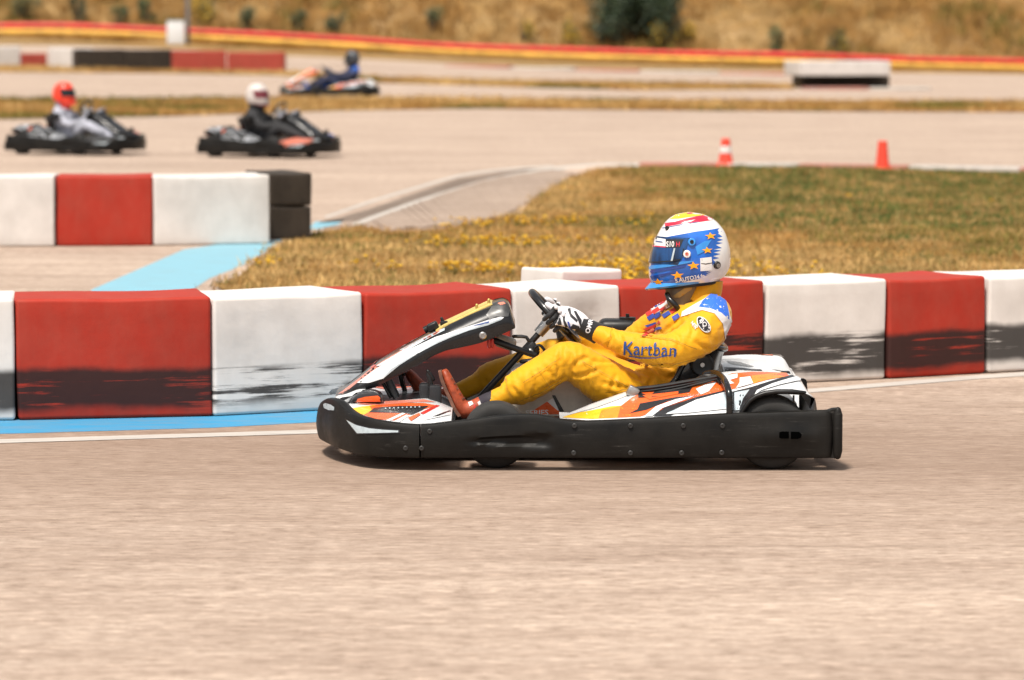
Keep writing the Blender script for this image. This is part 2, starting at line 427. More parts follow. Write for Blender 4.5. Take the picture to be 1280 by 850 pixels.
def sheet(name, poly_xy, dz, mat, step, kind='structure', edge_noise=0.0):
    """a sheet that lies on the terrain"""
    poly = poly_xy
    v2, fs = tri2d(poly, step)
    mb = MB(); mb.add([(x, y, terrain(x, y)+dz) for x, y in v2], fs)
    me = mb.mesh(name, [mat], -60)
    bm = bmesh.new(); bm.from_mesh(me)
    for f in bm.faces:
        if f.normal.z < 0: f.normal_flip()
    bm.to_mesh(me); bm.free()
    return tag(link(name, me), kind=kind)
def gp(pts): return [tuple(G(*p)[:2]) for p in pts]

# ================================================================== SETTING
M['pale_concrete'] = asphalt('pale_concrete', 1.25)
def grid_ground():
    xs = np.unique(np.concatenate([np.linspace(-400, -60, 18), np.linspace(-60, 60, 61), np.linspace(60, 400, 18)]))
    ys = np.unique(np.concatenate([np.linspace(-150, 40, 20), np.linspace(40, 118, 40), np.linspace(118, 160, 70), np.linspace(160, 200, 20), np.linspace(200, 700, 20)]))
    vs = [(x, y, terrain(x, y)-.03) for y in ys for x in xs]; n = len(xs)
    fs = [(j*n+i, j*n+i+1, (j+1)*n+i+1, (j+1)*n+i) for j in range(len(ys)-1) for i in range(n-1)]
    mb = MB(); mb.add(vs, fs)
    return tag(link('ground', mb.mesh('ground', [M['dry']], -60)), kind='structure')
grid_ground()
# asphalt of the whole circuit, one sheet up to the far edge of the last straight
far_edge = gp([(-70, 55), (0, 56), (100, 57), (240, 62), (360, 70), (480, 75), (640, 83), (800, 87), (1000, 90), (1280, 93), (1350, 94)])
track = sheet('track', [(-60, -40), (60, -40), (60, far_edge[-1][1])] + far_edge[::-1] + [(-60, far_edge[0][1])], 0, M['asphalt'], 4.0)
island_px = [(800, 209), (761, 211), (724, 219), (693, 234), (664, 250), (655, 266), (597, 280), (542, 289), (487, 291), (448, 284), (378, 297), (339, 313), (300, 346), (270, 360)]
base_px = [(-160, 528), (22, 526), (266, 521), (455, 511), (640, 501), (775, 492), (955, 481), (1108, 474), (1232, 467), (1420, 457)]
isl = gp(island_px)
gA = G(266, 500); gB = G(1500, 430)
island_xy = isl + [(-1.4, 8.0), (0.2, 4.6), (2.5, 6.0), (8.5, 9.0), (14, 14)] + gp([(1500, 224), (1280, 217), (1000, 210)])
IS2 = np.array(island_xy)
sheet('infield_turf', island_xy, .012, M['turf'], 1.2)
strip1 = gp([(-70, 125), (200, 124), (500, 123), (800, 126), (1000, 128), (1350, 128), (1350, 141), (900, 139), (600, 136), (420, 139), (200, 146), (-70, 151)])
strip2 = gp([(-70, 83), (200, 87), (350, 90), (480, 98), (640, 102), (985, 107), (990, 112), (800, 113), (640, 109), (480, 104), (350, 95), (200, 92), (-70, 90)])
sheet('grass_verge', strip1, .012, M['turf'], 2.5); sheet('grass_verge', strip2, .012, M['turf'], 2.5)
# painted lines and kerbs
sheet('blue_line', gp([(115, 362), (230, 312), (290, 303), (352, 300), (330, 316), (300, 333), (262, 348), (235, 366), (160, 440), (40, 440)]), .0012, M['pale_blue_paint'], .5)
sheet('blue_line', gp([(385, 285), (395, 277), (432, 275), (420, 282), (392, 287)]), .0012, M['pale_blue_paint'], .5)
line_px = base_px
bl = [(px, py) for px, py in line_px if px <= 640]
sheet('blue_edge_line', gp([(px, py-2) for px, py in bl] + [(640, 517), (455, 525), (395, 528), (266, 535), (22, 542), (-160, 546)]), .0012, M['blue_paint'], .3)
wl = [(-160, 555), (0, 552), (200, 546), (395, 540), (700, 522), (1010, 489), (1108, 481), (1232, 471), (1420, 459)]
sheet('white_edge_line', gp([(x, y-2.4) for x, y in wl] + [(x, y+2.4) for x, y in wl[::-1]]), .0022, M['white_paint'], .25)
sheet('kerb_apron', gp([(405, 284), (464, 289), (560, 287), (655, 266), (664, 250), (693, 233), (724, 218), (761, 211), (800, 208.5), (790, 204), (753, 204), (710, 208), (605, 224), (534, 247), (456, 275)]), .0012, M['concrete'], .6)
sheet('kerb_rubber_strip', gp([(395, 279), (452, 276), (530, 248), (603, 224.5), (680, 212), (660, 211), (573, 223), (520, 241), (460, 262)]), .0012, M['asphalt_dark'], .6)  # band of tyre-darkened asphalt along the kerb
ka = [(440, 281), (490, 263), (534, 248), (605, 227), (660, 215.5), (710, 209), (753, 206), (800, 206.5)]
ka = [tuple(q) for q in spline(ka, 6)]
sheet('kerb_white_line', gp([(x, y-1.6) for x, y in ka] + [(x+3, y+1.8) for x, y in ka[::-1]]), .0022, M['white_paint'], .4)
kb = [(405, 272), (460, 253), (519, 235), (573, 220), (625, 212.5), (690, 208)]
kb = [tuple(q) for q in spline(kb, 6)]
sheet('kerb_white_line', gp([(x, y-.9) for x, y in kb] + [(x+3, y+.9) for x, y in kb[::-1]]), .0030, M['white_paint'], .4)
sheet('pale_apron', gp([(640, 246), (664, 232), (688, 219), (712, 210), (753, 206.5), (800, 208.5), (761, 211), (724, 218), (693, 233), (664, 250), (655, 262)]), .0030, M['pale_concrete'], .5)
def ribs():
    mb = MB(); a = spline([tuple(G(*p)) for p in [(470, 276), (560, 243), (625, 224), (690, 214)]], 14); b = spline([tuple(G(*p)) for p in [(490, 288), (600, 277), (655, 256), (715, 219)]], 14)
    for i, (p, q) in enumerate(zip(a, b)):
        p = Vector(p); q = Vector(q); c = (p+q)/2; d = q-p
        mb.rbox((c.x, c.y, c.z+.004+.0017*(i % 5)), (d.length, .07, .03), .012, 2, Matrix.Rotation(math.atan2(d.y, d.x), 3, 'Z'))
    tag(obj('kerb_ribs', mb, M['concrete']), kind='structure')
ribs()
def kerb(name, pts_px, wid, seg, mats, hgt=.05):
    """raised kerb with alternating painted stones"""
    pts = [Vector((*G(*p)[:2], 0)) for p in pts_px]; path = []
    for a, b in zip(pts, pts[1:]):
        n = max(1, round((b-a).length/seg)); path += [a+(b-a)*(i/n) for i in range(n)]
    path.append(pts[-1]); mb = MB()
    for i, (a, b) in enumerate(zip(path, path[1:])):
        c = (a+b)/2; d = b-a
        mb.rbox((c.x, c.y, terrain(c.x, c.y)+hgt/2-.01), (d.length-.02, wid, hgt+.02), .02, 2, Matrix.Rotation(math.atan2(d.y, d.x), 3, 'Z'), i % 2)
    tag(obj(name, mb, mats), kind='structure')
kerb('kerb', [(800, 208), (1000, 209.5), (1280, 214), (1420, 218)], .28, 1.15, [M['red_paint'], M['white_paint']])
kerb('kerb', [(560, 82.5), (640, 85.5), (800, 90), (1000, 94.5)], .5, 1.9, [M['red_paint'], M['white_paint']], .06)
kerb('kerb', [(1005, 112), (1160, 112.5)], .5, 1.5, [M['red_paint'], M['white_paint']], .06)
# dark rubber laid down along the racing line
def rubber(px, wpx):
    sheet('rubber_marks', gp([(x, y-wpx) for x, y in px]+[(x, y+wpx) for x, y in px[::-1]]), .0035, M['asphalt_dark'], .8)

# ------------------------------------------------------------------ grass (stuff)
def blades(name, mats, x, y, n_per, h, wd, spread, tone, lean=.5):
    k = len(x); K = k*n_per
    bx = np.repeat(x, n_per)+RNG.normal(0, spread, K); by = np.repeat(y, n_per)+RNG.normal(0, spread, K)
    hh = np.repeat(h, n_per)*RNG.uniform(.5, 1.15, K)
    bz = np.array([terrain(a, b) for a, b in zip(x, y)]).repeat(n_per)-.01
    an = RNG.uniform(0, 2*math.pi, K); la = RNG.uniform(0, 2*math.pi, K); lr = RNG.uniform(.05, lean, K)*hh
    dx, dy = np.cos(an)*wd/2, np.sin(an)*wd/2
    V = np.empty((K, 3, 3))
    V[:, 0] = np.stack([bx-dx, by-dy, bz], 1); V[:, 1] = np.stack([bx+dx, by+dy, bz], 1)
    V[:, 2] = np.stack([bx+np.cos(la)*lr, by+np.sin(la)*lr, bz+hh], 1)
    me = bpy.data.meshes.new(name); me.vertices.add(K*3); me.loops.add(K*3); me.polygons.add(K)
    me.vertices.foreach_set('co', V.ravel()); me.loops.foreach_set('vertex_index', np.arange(K*3, dtype=np.int32))
    me.polygons.foreach_set('loop_start', np.arange(0, K*3, 3, dtype=np.int32))
    for m in mats: me.materials.append(m)
    me.polygons.foreach_set('material_index', np.repeat(tone, n_per).astype(np.int32)); me.update(); me.validate()
    return tag(link(name, me), kind='stuff')
def clump(x, y, s, seed): return np.array([noise.fractal(Vector((a*s, b*s, seed)), 1.0, 2.0, 3) for a, b in zip(x, y)])
def in_poly(x, y, P2): return np.array([inside(a, b, P2) for a, b in zip(x, y)])
# infield
k = 36000
gx = RNG.uniform(-5.5, 12, k*3); gy = RNG.uniform(4.5, 47, k*3)
keep = (np.abs(gx) < (gy+15)*.175); gx, gy = gx[keep], gy[keep]
keep = in_poly(gx, gy, IS2); gx, gy = gx[keep][:k], gy[keep][:k]
c1 = clump(gx, gy, .22, 1.7)+.25*clump(gx, gy, 1.1, 4.2)
def px_of(x, y):     # photo column/row of a ground point, used to place the greener patches of the field
    dy = y+DIST; f = dy*cp+CAMH*sp; return 640+F*x/f
gr = .7*c1 - .12 + .85*np.clip((gx-.3)/2.6, -.15, 1)*np.clip((gy-13)/5, -.2, 1)*np.clip((38-gy)/8, -.1, 1)
tone = np.where(gr > .42, 3, np.where(gr > .14, 2, np.where(gr > -.12, 1, 0))); flip = RNG.random(len(gx)) < .33
tone = np.where(flip, RNG.integers(0, 3, len(gx)), tone)
blades('grass', GR, gx, gy, 9, RNG.uniform(.028, .075, len(gx)), .016, .06, tone, .9)
# verges
for st in (strip1, strip2):
    P2 = np.array(st); vx = RNG.uniform(-22, 22, 26000); vy = RNG.uniform(P2[:, 1].min(), P2[:, 1].max(), 26000)
    kp = in_poly(vx, vy, P2); vx, vy = vx[kp], vy[kp]; c1 = clump(vx, vy, .2, 9)
    blades('grass', GR, vx, vy, 6, RNG.uniform(.05, .16, len(vx)), .03, .12, np.where(c1 > .25, 2, np.where(c1 > -.05, 1, 0)), .9)
# hillside behind the tubes
hx = RNG.uniform(-25, 25, 30000); hy = 118+RNG.random(30000)**1.2*26; c1 = clump(hx, hy, .3, 21)+.4*clump(hx, hy, 1.3, 33)
tone = np.where(c1 > 1.1, 3, np.where(c1 > .24, 2, np.where(c1 > -.18, 1, 0)))
hh = np.where(hy < 123.0, .04, np.clip(.38+.25*c1, .15, .8))
tone = np.where((tone >= 2) & (RNG.random(len(hx)) < .55), 1, tone)
blades('hillside_grass', GR, hx, hy, 9, hh, .05, .16, tone, .7)
# yellow flowers
fx = RNG.uniform(-3.5, 6, 40000); fy = RNG.uniform(6, 30, 40000)
fc = clump(fx, fy, .5, 51); fw = np.array([G0 for G0 in (fc > .24)])
kp = fw & (np.abs(fx) < (fy+15)*.14); fx, fy = fx[kp], fy[kp]; kp = in_poly(fx, fy, IS2) & (RNG.random(len(fx)) < np.clip((21-fy)/8, .03, 1)*.65*np.clip(1.1-fx*.45, .06, 1)); fx, fy = fx[kp][:4200], fy[kp][:4200]
M['flower'] = plain('yellow_petal', (.78, .46, .012), .6, var=.1); 
mb = MB()
for a, b in zip(fx, fy):
    z = terrain(a, b)
    for q in range(2):
        X = a+random.gauss(0, .05); Yy = b+random.gauss(0, .05); h = random.uniform(.04, .095); r = random.uniform(.011, .022)
        t = random.uniform(0, 6)
        top = [(X+r*math.cos(t+i*2*math.pi/6), Yy+r*math.sin(t+i*2*math.pi/6), z+h+random.uniform(-.004, .006)) for i in range(6)]
        bot = [(X, Yy, z+h-.014)]; mb.add(top+bot, [tuple(range(6))]+[(i, 6, (i+1) % 6) for i in range(6)], 0)
        mb.add([(X-.003, Yy, z), (X+.003, Yy, z), (X, Yy, z+h)], [(0, 1, 2)], 1)
tag(obj('wildflowers', mb, [M['flower'], GR[3]]), kind='stuff')

# ------------------------------------------------------------------ barrier blocks
def block(name, front_l, front_r, h, depth, mat, label, group, cat='barrier block', taper=0.0, seed=0, lift=0.0, tilt=0.0, dimple=False):
    """hollow plastic safety block: rounded box, slightly bulged and bent"""
    a = Vector((front_l[0], front_l[1], 0)); b = Vector((front_r[0], front_r[1], 0)); d = b-a; ln = d.length-.003
    bm = bmesh.new(); bmesh.ops.create_cube(bm, size=1)
    for v in bm.verts: v.co = Vector((v.co.x*ln, v.co.y*depth, (v.co.z+.5)*h))
    bmesh.ops.bevel(bm, geom=bm.edges[:], offset=.016, segments=4, profile=.5, affect='EDGES')
    bmesh.ops.subdivide_edges(bm, edges=[e for e in bm.edges if e.calc_length() > .12], cuts=7, use_grid_fill=True)
    bmesh.ops.triangulate(bm, faces=[f for f in bm.faces if len(f.verts) > 4])
    for v in bm.verts:
        q = v.co
        wv = noise.noise(Vector((q.x*2.2+seed*7, q.y*2.2, q.z*2.5)))
        e = (1-min(1, abs(q.x)*2/ln)**2)
        q.y += .011*wv + taper*q.x; q.z += .006*noise.noise(Vector((q.x*3+seed, q.y*3, 9)))*(q.z/h) - .006*e*(q.z/h)**2
        q.x += .008*noise.noise(Vector((q.z*3, q.y*2, seed)))
        if dimple and q.y < -depth*.25:
            g = math.exp(-(((q.x-dimple[0])/.07)**2+((q.z-dimple[1])/.075)**2)); q.y += .05*g
    me = bpy.data.meshes.new(name); bm.to_mesh(me); bm.free(); me.materials.append(mat)
    me.polygons.foreach_set('use_smooth', [True]*len(me.polygons)); me.set_sharp_from_angle(angle=R(50))
    o = link(name, me); nrm = Vector((-d.y, d.x, 0)).normalized()
    c = (a+b)/2+nrm*depth/2
    o.location = (c.x, c.y, terrain(c.x, c.y)+lift+.003); o.rotation_euler = (0, tilt, math.atan2(d.y, d.x))
    return tag(o, label, cat, group)
def hgt(px, py_top, g): return P(px, py_top, g.y).z-terrain(g.x, g.y)
FB = [('w2', -160, 20, 372, .45, 'white plastic block cut off by the left edge, left of the largest red block', 0),
      ('r2', 22, 266, 371, .45, 'red plastic block at far left with heavy black tyre scuffs across its lower half', 1),
      ('w1', 268, 454, 364, .48, 'white plastic block with thin grey scuff lines, just left of the kart nose', 2),
      ('r1', 456, 640, 360, .5, 'red plastic block directly behind the raised kart fairing', 3),
      ('w0', 642, 774, 350, .52, 'white plastic block with a dark moulded dimple, behind the steering wheel', 4),
      ('r1', 776, 955, 348, .55, 'red plastic block directly behind the driver in yellow', 5),
      ('w2', 957, 1108, 347, .6, 'white plastic block with broad black tyre scuffs, just right of the driver', 6),
      ('r2', 1110, 1232, 346, .62, 'narrow red plastic block at right with black scuffs along its bottom', 7),
      ('w2', 1235, 1430, 343, .65, 'white plastic block cut off by the right edge of the view', 8)]
def basey(x): return interp(base_px, x)
for m, x0, x1, yt, dep, lab, sd_ in FB:
    g0, g1 = G(x0, basey(x0)), G(x1, basey(x1)); gm = (g0+g1)/2
    block('barrier_block', g0, g1, interp([(-160, .525), (266, .52), (640, .505), (1108, .475), (1420, .462)], (x0+x1)/2), .52, BM[m], lab, 'red and white barrier blocks along the track edge', seed=sd_+1, dimple=(.12, .33) if sd_ == 4 else False)
ga, gb = G(698, 481), G(776, 476)
block('barrier_block', ga, gb, hgt(735, 338, (ga+gb)/2), .34, BM['wp'], 'white plastic block behind the front row, its raised top showing above the steering wheel', 'red and white barrier blocks along the track edge', seed=31, tilt=R(1.5))
g2 = 'barrier blocks of the second row across the track'
def row(m, x0, x1, y0, y1, yt, dep, lab, grp, sd_):
    g0, g1 = G(x0, y0), G(x1, y1); gm = (g0+g1)/2
    return block('barrier_block', g0, g1, hgt((x0+x1)/2, yt, gm), dep, BM[m], lab, grp, seed=sd_)
row('wp', -75, 69, 309, 308.5, 220, .5, 'clean white block at the left edge in the second row, left of the red one', g2, 11)
row('r0', 71, 191, 308, 307.5, 220, .5, 'clean red block in the second row between two white blocks', g2, 12)
row('wp', 193, 338, 307.5, 305, 220, .5, 'clean white block in the second row beside the stacked black blocks', g2, 13)
ga, gb = G(339, 300), G(390, 299); hb = hgt(365, 216, (ga+gb)/2)
for q, (lab) in enumerate(('lower black block of the stacked pair at the end of the second row', 'upper black block of the stacked pair at the end of the second row')):
    block('barrier_block', ga, gb, hb/2-.004, .75, BM['k0'], lab, g2, seed=15+q, lift=q*hb/2)
g3 = 'barrier blocks on the far straight'
row('wp', -40, 26, 84.2, 84.4, 58.5, .5, 'white block left of the small red block, at the far left edge', g3, 25)
row('wp', 60, 95, 84.8, 87.5, 60, .5, 'white block between the small red block and the black blocks in the far row', g3, 26)
row('rf', 27, 59, 84.5, 84.8, 67, .5, 'small low red block between two white blocks on the far straight', g3, 17)
row('k0', 96, 156, 88, 88.5, 62, .6, 'left of the two black blocks in the far row', g3, 18)
row('k0', 156.5, 214, 88.5, 89, 62.5, .6, 'right of the two black blocks in the far row, beside the red blocks', g3, 19)
row('rf', 215, 283, 89, 90, 63.5, .6, 'red block in the far row next to the black blocks', g3, 20)
row('rf', 284, 355, 90, 91.5, 65.5, .6, 'red block at the right end of the far row', g3, 21)
o_ = row('k0', 1004, 1112, 109.5, 110, 95, .8, 'black block at far right on the far straight under a white cap block', g3, 22)
ga, gb = G(1000, 110.5), G(1113, 111)
hb = hgt(1058, 95, (ga+gb)/2)
block('barrier_block', ga, gb, .34, 1.2, BM['wp'], 'white cap block lying on the black block at far right', g3, seed=23, lift=hb+.002)

# ------------------------------------------------------------------ red and yellow barrier tubes in front of the hill
def barrier_tube(name, pts, r, mat, label):
    mb = MB(); P3 = []
    for px, py in pts: P3.append(tuple(P(px, py, 122)))
    P3 = spline(P3, 26); pts3 = [Vector(p) for p in P3]
    mb.tube(pts3, [r*(1+.05*math.sin(i*2.3)+.04*noise.noise(Vector((i*.7, 0, r)))) for i in range(len(pts3))], 14, 0, True)
    return tag(obj(name, mb, mat), label, 'barrier tube', 'long tubes edging the hillside')
M['tubered'] = plain('red_tube', (.58, .025, .018), .45, var=.2, scale=3); M['tubeyel'] = plain('yellow_tube', (.80, .44, .07), .5, var=.3, scale=2)
TY = [(-90, 38), (0, 39.5), (80, 40), (200, 44), (320, 50), (450, 57.5), (560, 64), (720, 70.5), (860, 73.5), (1000, 77), (1140, 81), (1280, 84.5), (1370, 87)]
barrier_tube('barrier_tube', TY, .10, M['tubeyel'], 'long yellow tube at the foot of the hillside, underneath the red tube')
barrier_tube('barrier_tube', [(x, y-7.4-.7*math.sin(x*.02)) for x, y in TY], .10, M['tubered'], 'long red tube at the foot of the hillside, on top of the yellow tube')

# ------------------------------------------------------------------ bushes, marker post
def leafball(mb, c, rx, ry, rz, n, s, mats, seed):
    for i in range(n):
        u = Vector((random.gauss(0, 1), random.gauss(0, 1), random.gauss(0, 1))).normalized()
        rr = random.random()**.45*(1+.35*noise.noise(u*2.1+Vector((seed, 0, 0))))
        p = Vector((c[0]+u.x*rx*rr, c[1]+u.y*ry*rr, c[2]+u.z*rz*rr))
        if p.z < terrain(p.x, p.y): continue
        a = Vector((random.gauss(0, 1), random.gauss(0, 1), random.gauss(0, 1))).normalized(); b = a.orthogonal().normalized()
        q = s*random.uniform(.6, 1.4)
        mi = random.choice(mats); mb.add([p-a*q, p+b*q*.45, p+a*q, p-b*q*.45], [(0, 1, 2, 3)], mi)
BG = [plain('dark_leaf', (.022, .040, .016), .6, var=.35, scale=3), plain('mid_leaf', (.045, .065, .020), .6, var=.35, scale=3), plain('olive_leaf', (.105, .105, .03), .65, var=.3, scale=3), plain('bloom', (.62, .36, .02), .6, var=.2)]
M['bark'] = plain('bark', (.10, .07, .045), .9, bmp=.4)
def bush(px, py, Y, wpx, hpx, mats, n, label, s=.05):
    p = P(px, py, Y); p.z = terrain(p.x, Y); s_ = (Y+DIST)/F; W = 1.2*wpx*s_/2; H = 1.35*hpx*s_
    if wpx > 100: W /= 1.2; H /= 1.2
    r = empty('bush', p, label, 'bush', 'bushes on the hillside')
    mb = MB()
    for i in range(5):
        a = i*1.26+px; mb.tube([p-Vector((0, 0, .05)), p+Vector((math.cos(a)*W*.3, math.sin(a)*W*.3, H*.45)), p+Vector((math.cos(a)*W*.6, math.sin(a)*W*.6, H*.8))], [.03, .02, .008], 6)
    obj('stem', mb, M['bark'], r)
    mb = MB(); seed = px*.37
    nl = 5 if n < 2500 else 11
    for i in range(nl):
        c = (p.x+random.uniform(-.6, .6)*W, p.y+random.uniform(-.5, .5)*W, p.z+H*random.uniform(.22, .78))
        leafball(mb, c, W*random.uniform(.35, .6), W*.5, H*random.uniform(.22, .36), n//nl, s, mats, seed+i)
    obj('foliage', mb, BG, r, -60)
bush(792, 64, 127.0, 118, 84, [0, 0, 0, 1], 12000, 'big dark green bush on the hillside, the largest of all', .07)
bush(830, 66, 126.0, 36, 34, [2, 2, 3, 1], 1200, 'olive bush with yellow blooms at the right foot of the big dark bush')
bush(862, 60, 127.0, 24, 24, [2, 3, 3], 500, 'small yellow flowering bush right of the big dark bush')
bush(715, 62, 126.5, 30, 26, [2, 3, 2], 600, 'low yellowish bush left of the big dark bush')
bush(655, 60, 126.5, 26, 24, [2, 3, 2], 500, 'low yellowish bush second left of the big dark bush')
bush(972, 66, 126.0, 24, 36, [1, 2, 2], 700, 'small green bush on the right hillside, left of the darker one')
bush(1046, 69, 126.0, 26, 38, [0, 1, 2, 3], 800, 'small dark green bush on the right hillside with a yellow top')
bush(28, 26, 126.5, 46, 36, [1, 2, 2], 900, 'round green bush at the far left of the hillside')
bush(98, 30, 126.5, 20, 38, [0, 1], 700, 'narrow dark green bush on the left hillside')
bush(150, 32, 126.5, 22, 22, [1, 2], 500, 'low green bush just left of the white marker post')
bush(184, 33, 126.8, 22, 28, [1, 2], 600, 'leafy green bush right beside the white marker post')
bush(258, 38, 127.0, 44, 36, [2, 3, 2, 3], 1000, 'yellow flowering bush just right of the white marker post')
bush(308, 46, 126.5, 26, 28, [1, 0, 2], 600, 'green bush right of the yellow flowering bush near the marker post')
bush(372, 50, 126.5, 20, 26, [1, 2], 500, 'small green bush above the far red blocks')
bush(420, 54, 126.5, 24, 24, [1, 0], 500, 'small dark green bush above the blue driver')
bush(540, 54, 127.0, 28, 26, [2, 1], 500, 'olive green bush midway along the hillside')
bush(455, 30, 131.0, 60, 24, [2, 3, 2], 700, 'wide low olive bush higher up the slope')
p = P(220, 54, 120.6); p.z = terrain(p.x, p.y)
r = empty('marker_post', p, 'white marker post with a grey pole in front of the red and yellow tubes', 'post')
s_ = 135.6/F
mb = MB(); mb.rbox((p.x, p.y, p.z+15.5*s_), (22*s_, .22, 31*s_), .03, 3); obj('post_box', mb, M['white'], r)
mb = MB(); mb.rbox((p.x, p.y, p.z+31.6*s_), (25*s_, .28, .05), .015, 2); obj('cap', mb, BG[2], r)
mb = MB(); mb.tube([(p.x+14*s_, p.y+.35, p.z-.1), (p.x+14*s_, p.y+.35, p.z+2.4)], .075, 12); obj('pole', mb, M['tank'] if False else plain('grey_pole', (.16, .16, .17), .6), r)

# ------------------------------------------------------------------ cones
M['cone'] = plain('cone_orange', (.72, .06, .03), .5, var=.12); M['coneband'] = plain('cone_band', (.72, .68, .66), .4)
def cone(px, py, hpx, wpx, label, band, slim):
    g = G(px, py); s_ = (g.y+DIST)/F; H = hpx*s_; W = wpx*s_
    r = empty('traffic_cone', g, label, 'cone', 'traffic cones on the kerb')
    mb = MB(); mb.rbox((g.x, g.y, g.z+.015), (W*1.12, W*1.12, .03), .01, 3); obj('base', mb, M['cone'], r)
    prof = [(W*.44, .03), (W*.40, H*.3), (W*.36, H*.55), (W*.31, H*.85), (W*.29, H*.98), (W*.25, H)] if slim else [(W*.46, .03), (W*.42, .06), (W*.34, H*.45), (W*.27, H*.85), (W*.24, H*.97), (W*.18, H)]
    def rad(z): return interp([(b, a) for a, b in prof], z)
    mb = MB(); mb.loft([[(g.x+q*math.cos(i*math.pi/14), g.y+q*math.sin(i*math.pi/14), g.z+z) for i in range(28)] for q, z in prof]); obj('body', mb, M['cone'], r)
    if band:
        mb = MB(); zs = [H*.5, H*.62, H*.74]
        mb.loft([[(g.x+(rad(z)+.003)*math.cos(i*math.pi/14), g.y+(rad(z)+.003)*math.sin(i*math.pi/14), g.z+z) for i in range(28)] for z in zs], 0, False); obj('band', mb, M['coneband'], r)
cone(907, 209, 36, 22, 'orange traffic cone with a white reflective band on the kerb', True, False)
cone(1103, 212, 36, 20, 'plain orange cone without a band, the right one of the two', False, True)

# ================================================================== RACING KART
YC = .68                      # centre plane of the kart
base_pt = P(725, 589, 0); KX = base_pt.x
KHOME = Vector((KX, YC, 0))
kart = empty('racing_kart', KHOME, 'sharp foreground racing kart with orange and white graphics driven by the person in yellow', 'kart', 'racing karts on the circuit')
def K(px, py, Y): return P(px, py, Y)
def kx(px, Y=0.0): return K(px, 500, Y).x
def kz(px, py, Y=0.0): return K(px, py, Y).z

M['slot_shade'] = plain('slot_black', (.0012, .0012, .0012), 1.0, spec=0)
# ---- bumpers: a profile swept round the kart, walls bulged and grooved
def bumper(name, pts, groove=None, mir=False, caps=True):
    """pts: (x, y, nx, ny, z0, z1)"""
    mb = MB(); rings = []
    nf = 14
    for (x, y, nx, ny, z0, z1) in pts:
        ring = []
        prof = [(-.052, z0+.004), (-.012, z0), (-.003, z0+.004)]
        for i in range(nf):
            t = i/(nf-1); z = z0+.012+(z1-z0-.026)*t; o = .006*math.sin(math.pi*t)-.010*(t if False else 0)
            if groove: o += groove(x, z)
            prof.append((o, z))
        prof += [(-.004, z1-.005), (-.014, z1), (-.030, z1-.001), (-.042, z1-.007), (-.05, z1-.02), (-.052, z1-.05)]
        for o, z in prof: ring.append((x+nx*o, y+ny*o, z))
        rings.append(ring)
    mb.loft(rings, 0, caps)
    if mir: mb.mirror(YC)
    return mb
def path_normals(p):
    out = []
    for i in range(len(p)):
        a = Vector(p[max(i-1, 0)][:2]); b = Vector(p[min(i+1, len(p)-1)][:2]); t = (b-a).normalized()
        out.append((p[i][0], p[i][1], t.y, -t.x, p[i][2], p[i][3]))
    return out
top_side = [(526, 530.5), (540, 529.5), (560, 527), (580, 525), (600, 522.5), (620, 519.5), (642, 517.5), (658, 517), (674, 518), (690, 521), (709, 525.5), (725, 526.2), (760, 525), (800, 523), (860, 519.5), (920, 516), (980, 514), (1040, 512.5)]
ps = []
for px in np.linspace(526, 1032, 90):
    x = kx(px); ps.append((x, 0.0, kz(px, 573), kz(px, interp(top_side, px))))
xr = kx(1038); zt = ps[-1][3]; zb = ps[-1][2]
for a in (18, 40, 62, 80): ps.append((xr-.02+.03*math.sin(R(a)), .03*(1-math.cos(R(a))), zb, zt))
gx0, gx1, gzc = kx(582), kx(688), kz(640, 551)
def groove(x, z):
    t = min(1, max(0, (x-gx0)/(gx1-gx0))); half = .008+.022*t
    if not gx0-.02 < x < gx1+.02: e = 0
    else:
        e = smooth(gx0-.02, gx0+.10, x)*smooth(gx1+.012, gx1-.018, x) if x < gx1+.012 else 0
    d = abs(z-gzc)/half
    v = -.016*e*(1-smooth(.55, 1.1, d)) if d < 1.2 else 0
    # raised moulded rib of the rear half
    xa = kx(915)
    if x > xa: v += .007*smooth(xa, kx(985), x)*math.exp(-((z-kz(1000, 545))/.035)**2)*smooth(kx(1034), kx(1022), x)
    return v
# the side pods' outer guards (both sides)
screws = [(788, 532), (854, 532), (903, 532), (788, 566), (852, 566), (902, 565.5), (718, 532), (717, 566)]
def side_guard(far):
    mb = bumper('side_guard', path_normals(ps), groove)
    if far:
        mb.v = [(x, 2*YC-y, z) for x, y, z in mb.v]
    o = obj('side_guard', mb, M['bumper'], kart, 38)
    for sx, sy in screws:
        p = K(sx, sy, 0); y = p.y-.0105
        m2 = MB(); n = 16
        rr = [(.0095, .006), (.0095, .001), (.0075, -.001), (.004, -.001), (.0035, .0015)]
        m2.loft([[(p.x+a*math.cos(2*math.pi*i/n), (y+d) if not far else 2*YC-(y+d), p.z+a*math.sin(2*math.pi*i/n)) for i in range(n)] for a, d in rr])
        obj('screw', m2, M['screw'], o)
    return o
M['screw'] = plain('screw_head', (.05, .05, .05), .4, .5)
sg = side_guard(False); side_guard(True)
print_on(sg, [('p', [(974, 540.5), (977, 539.5), (986, 539.5), (986, 548), (977, 548), (974, 547)], M['slot_shade']), ('p', [(988.5, 539.5), (999, 540), (1002, 543), (1001, 547), (997, 548.5), (988.5, 548.5)], M['slot_shade'])], off0=.003)  # flat black decals paint the shade inside the slots
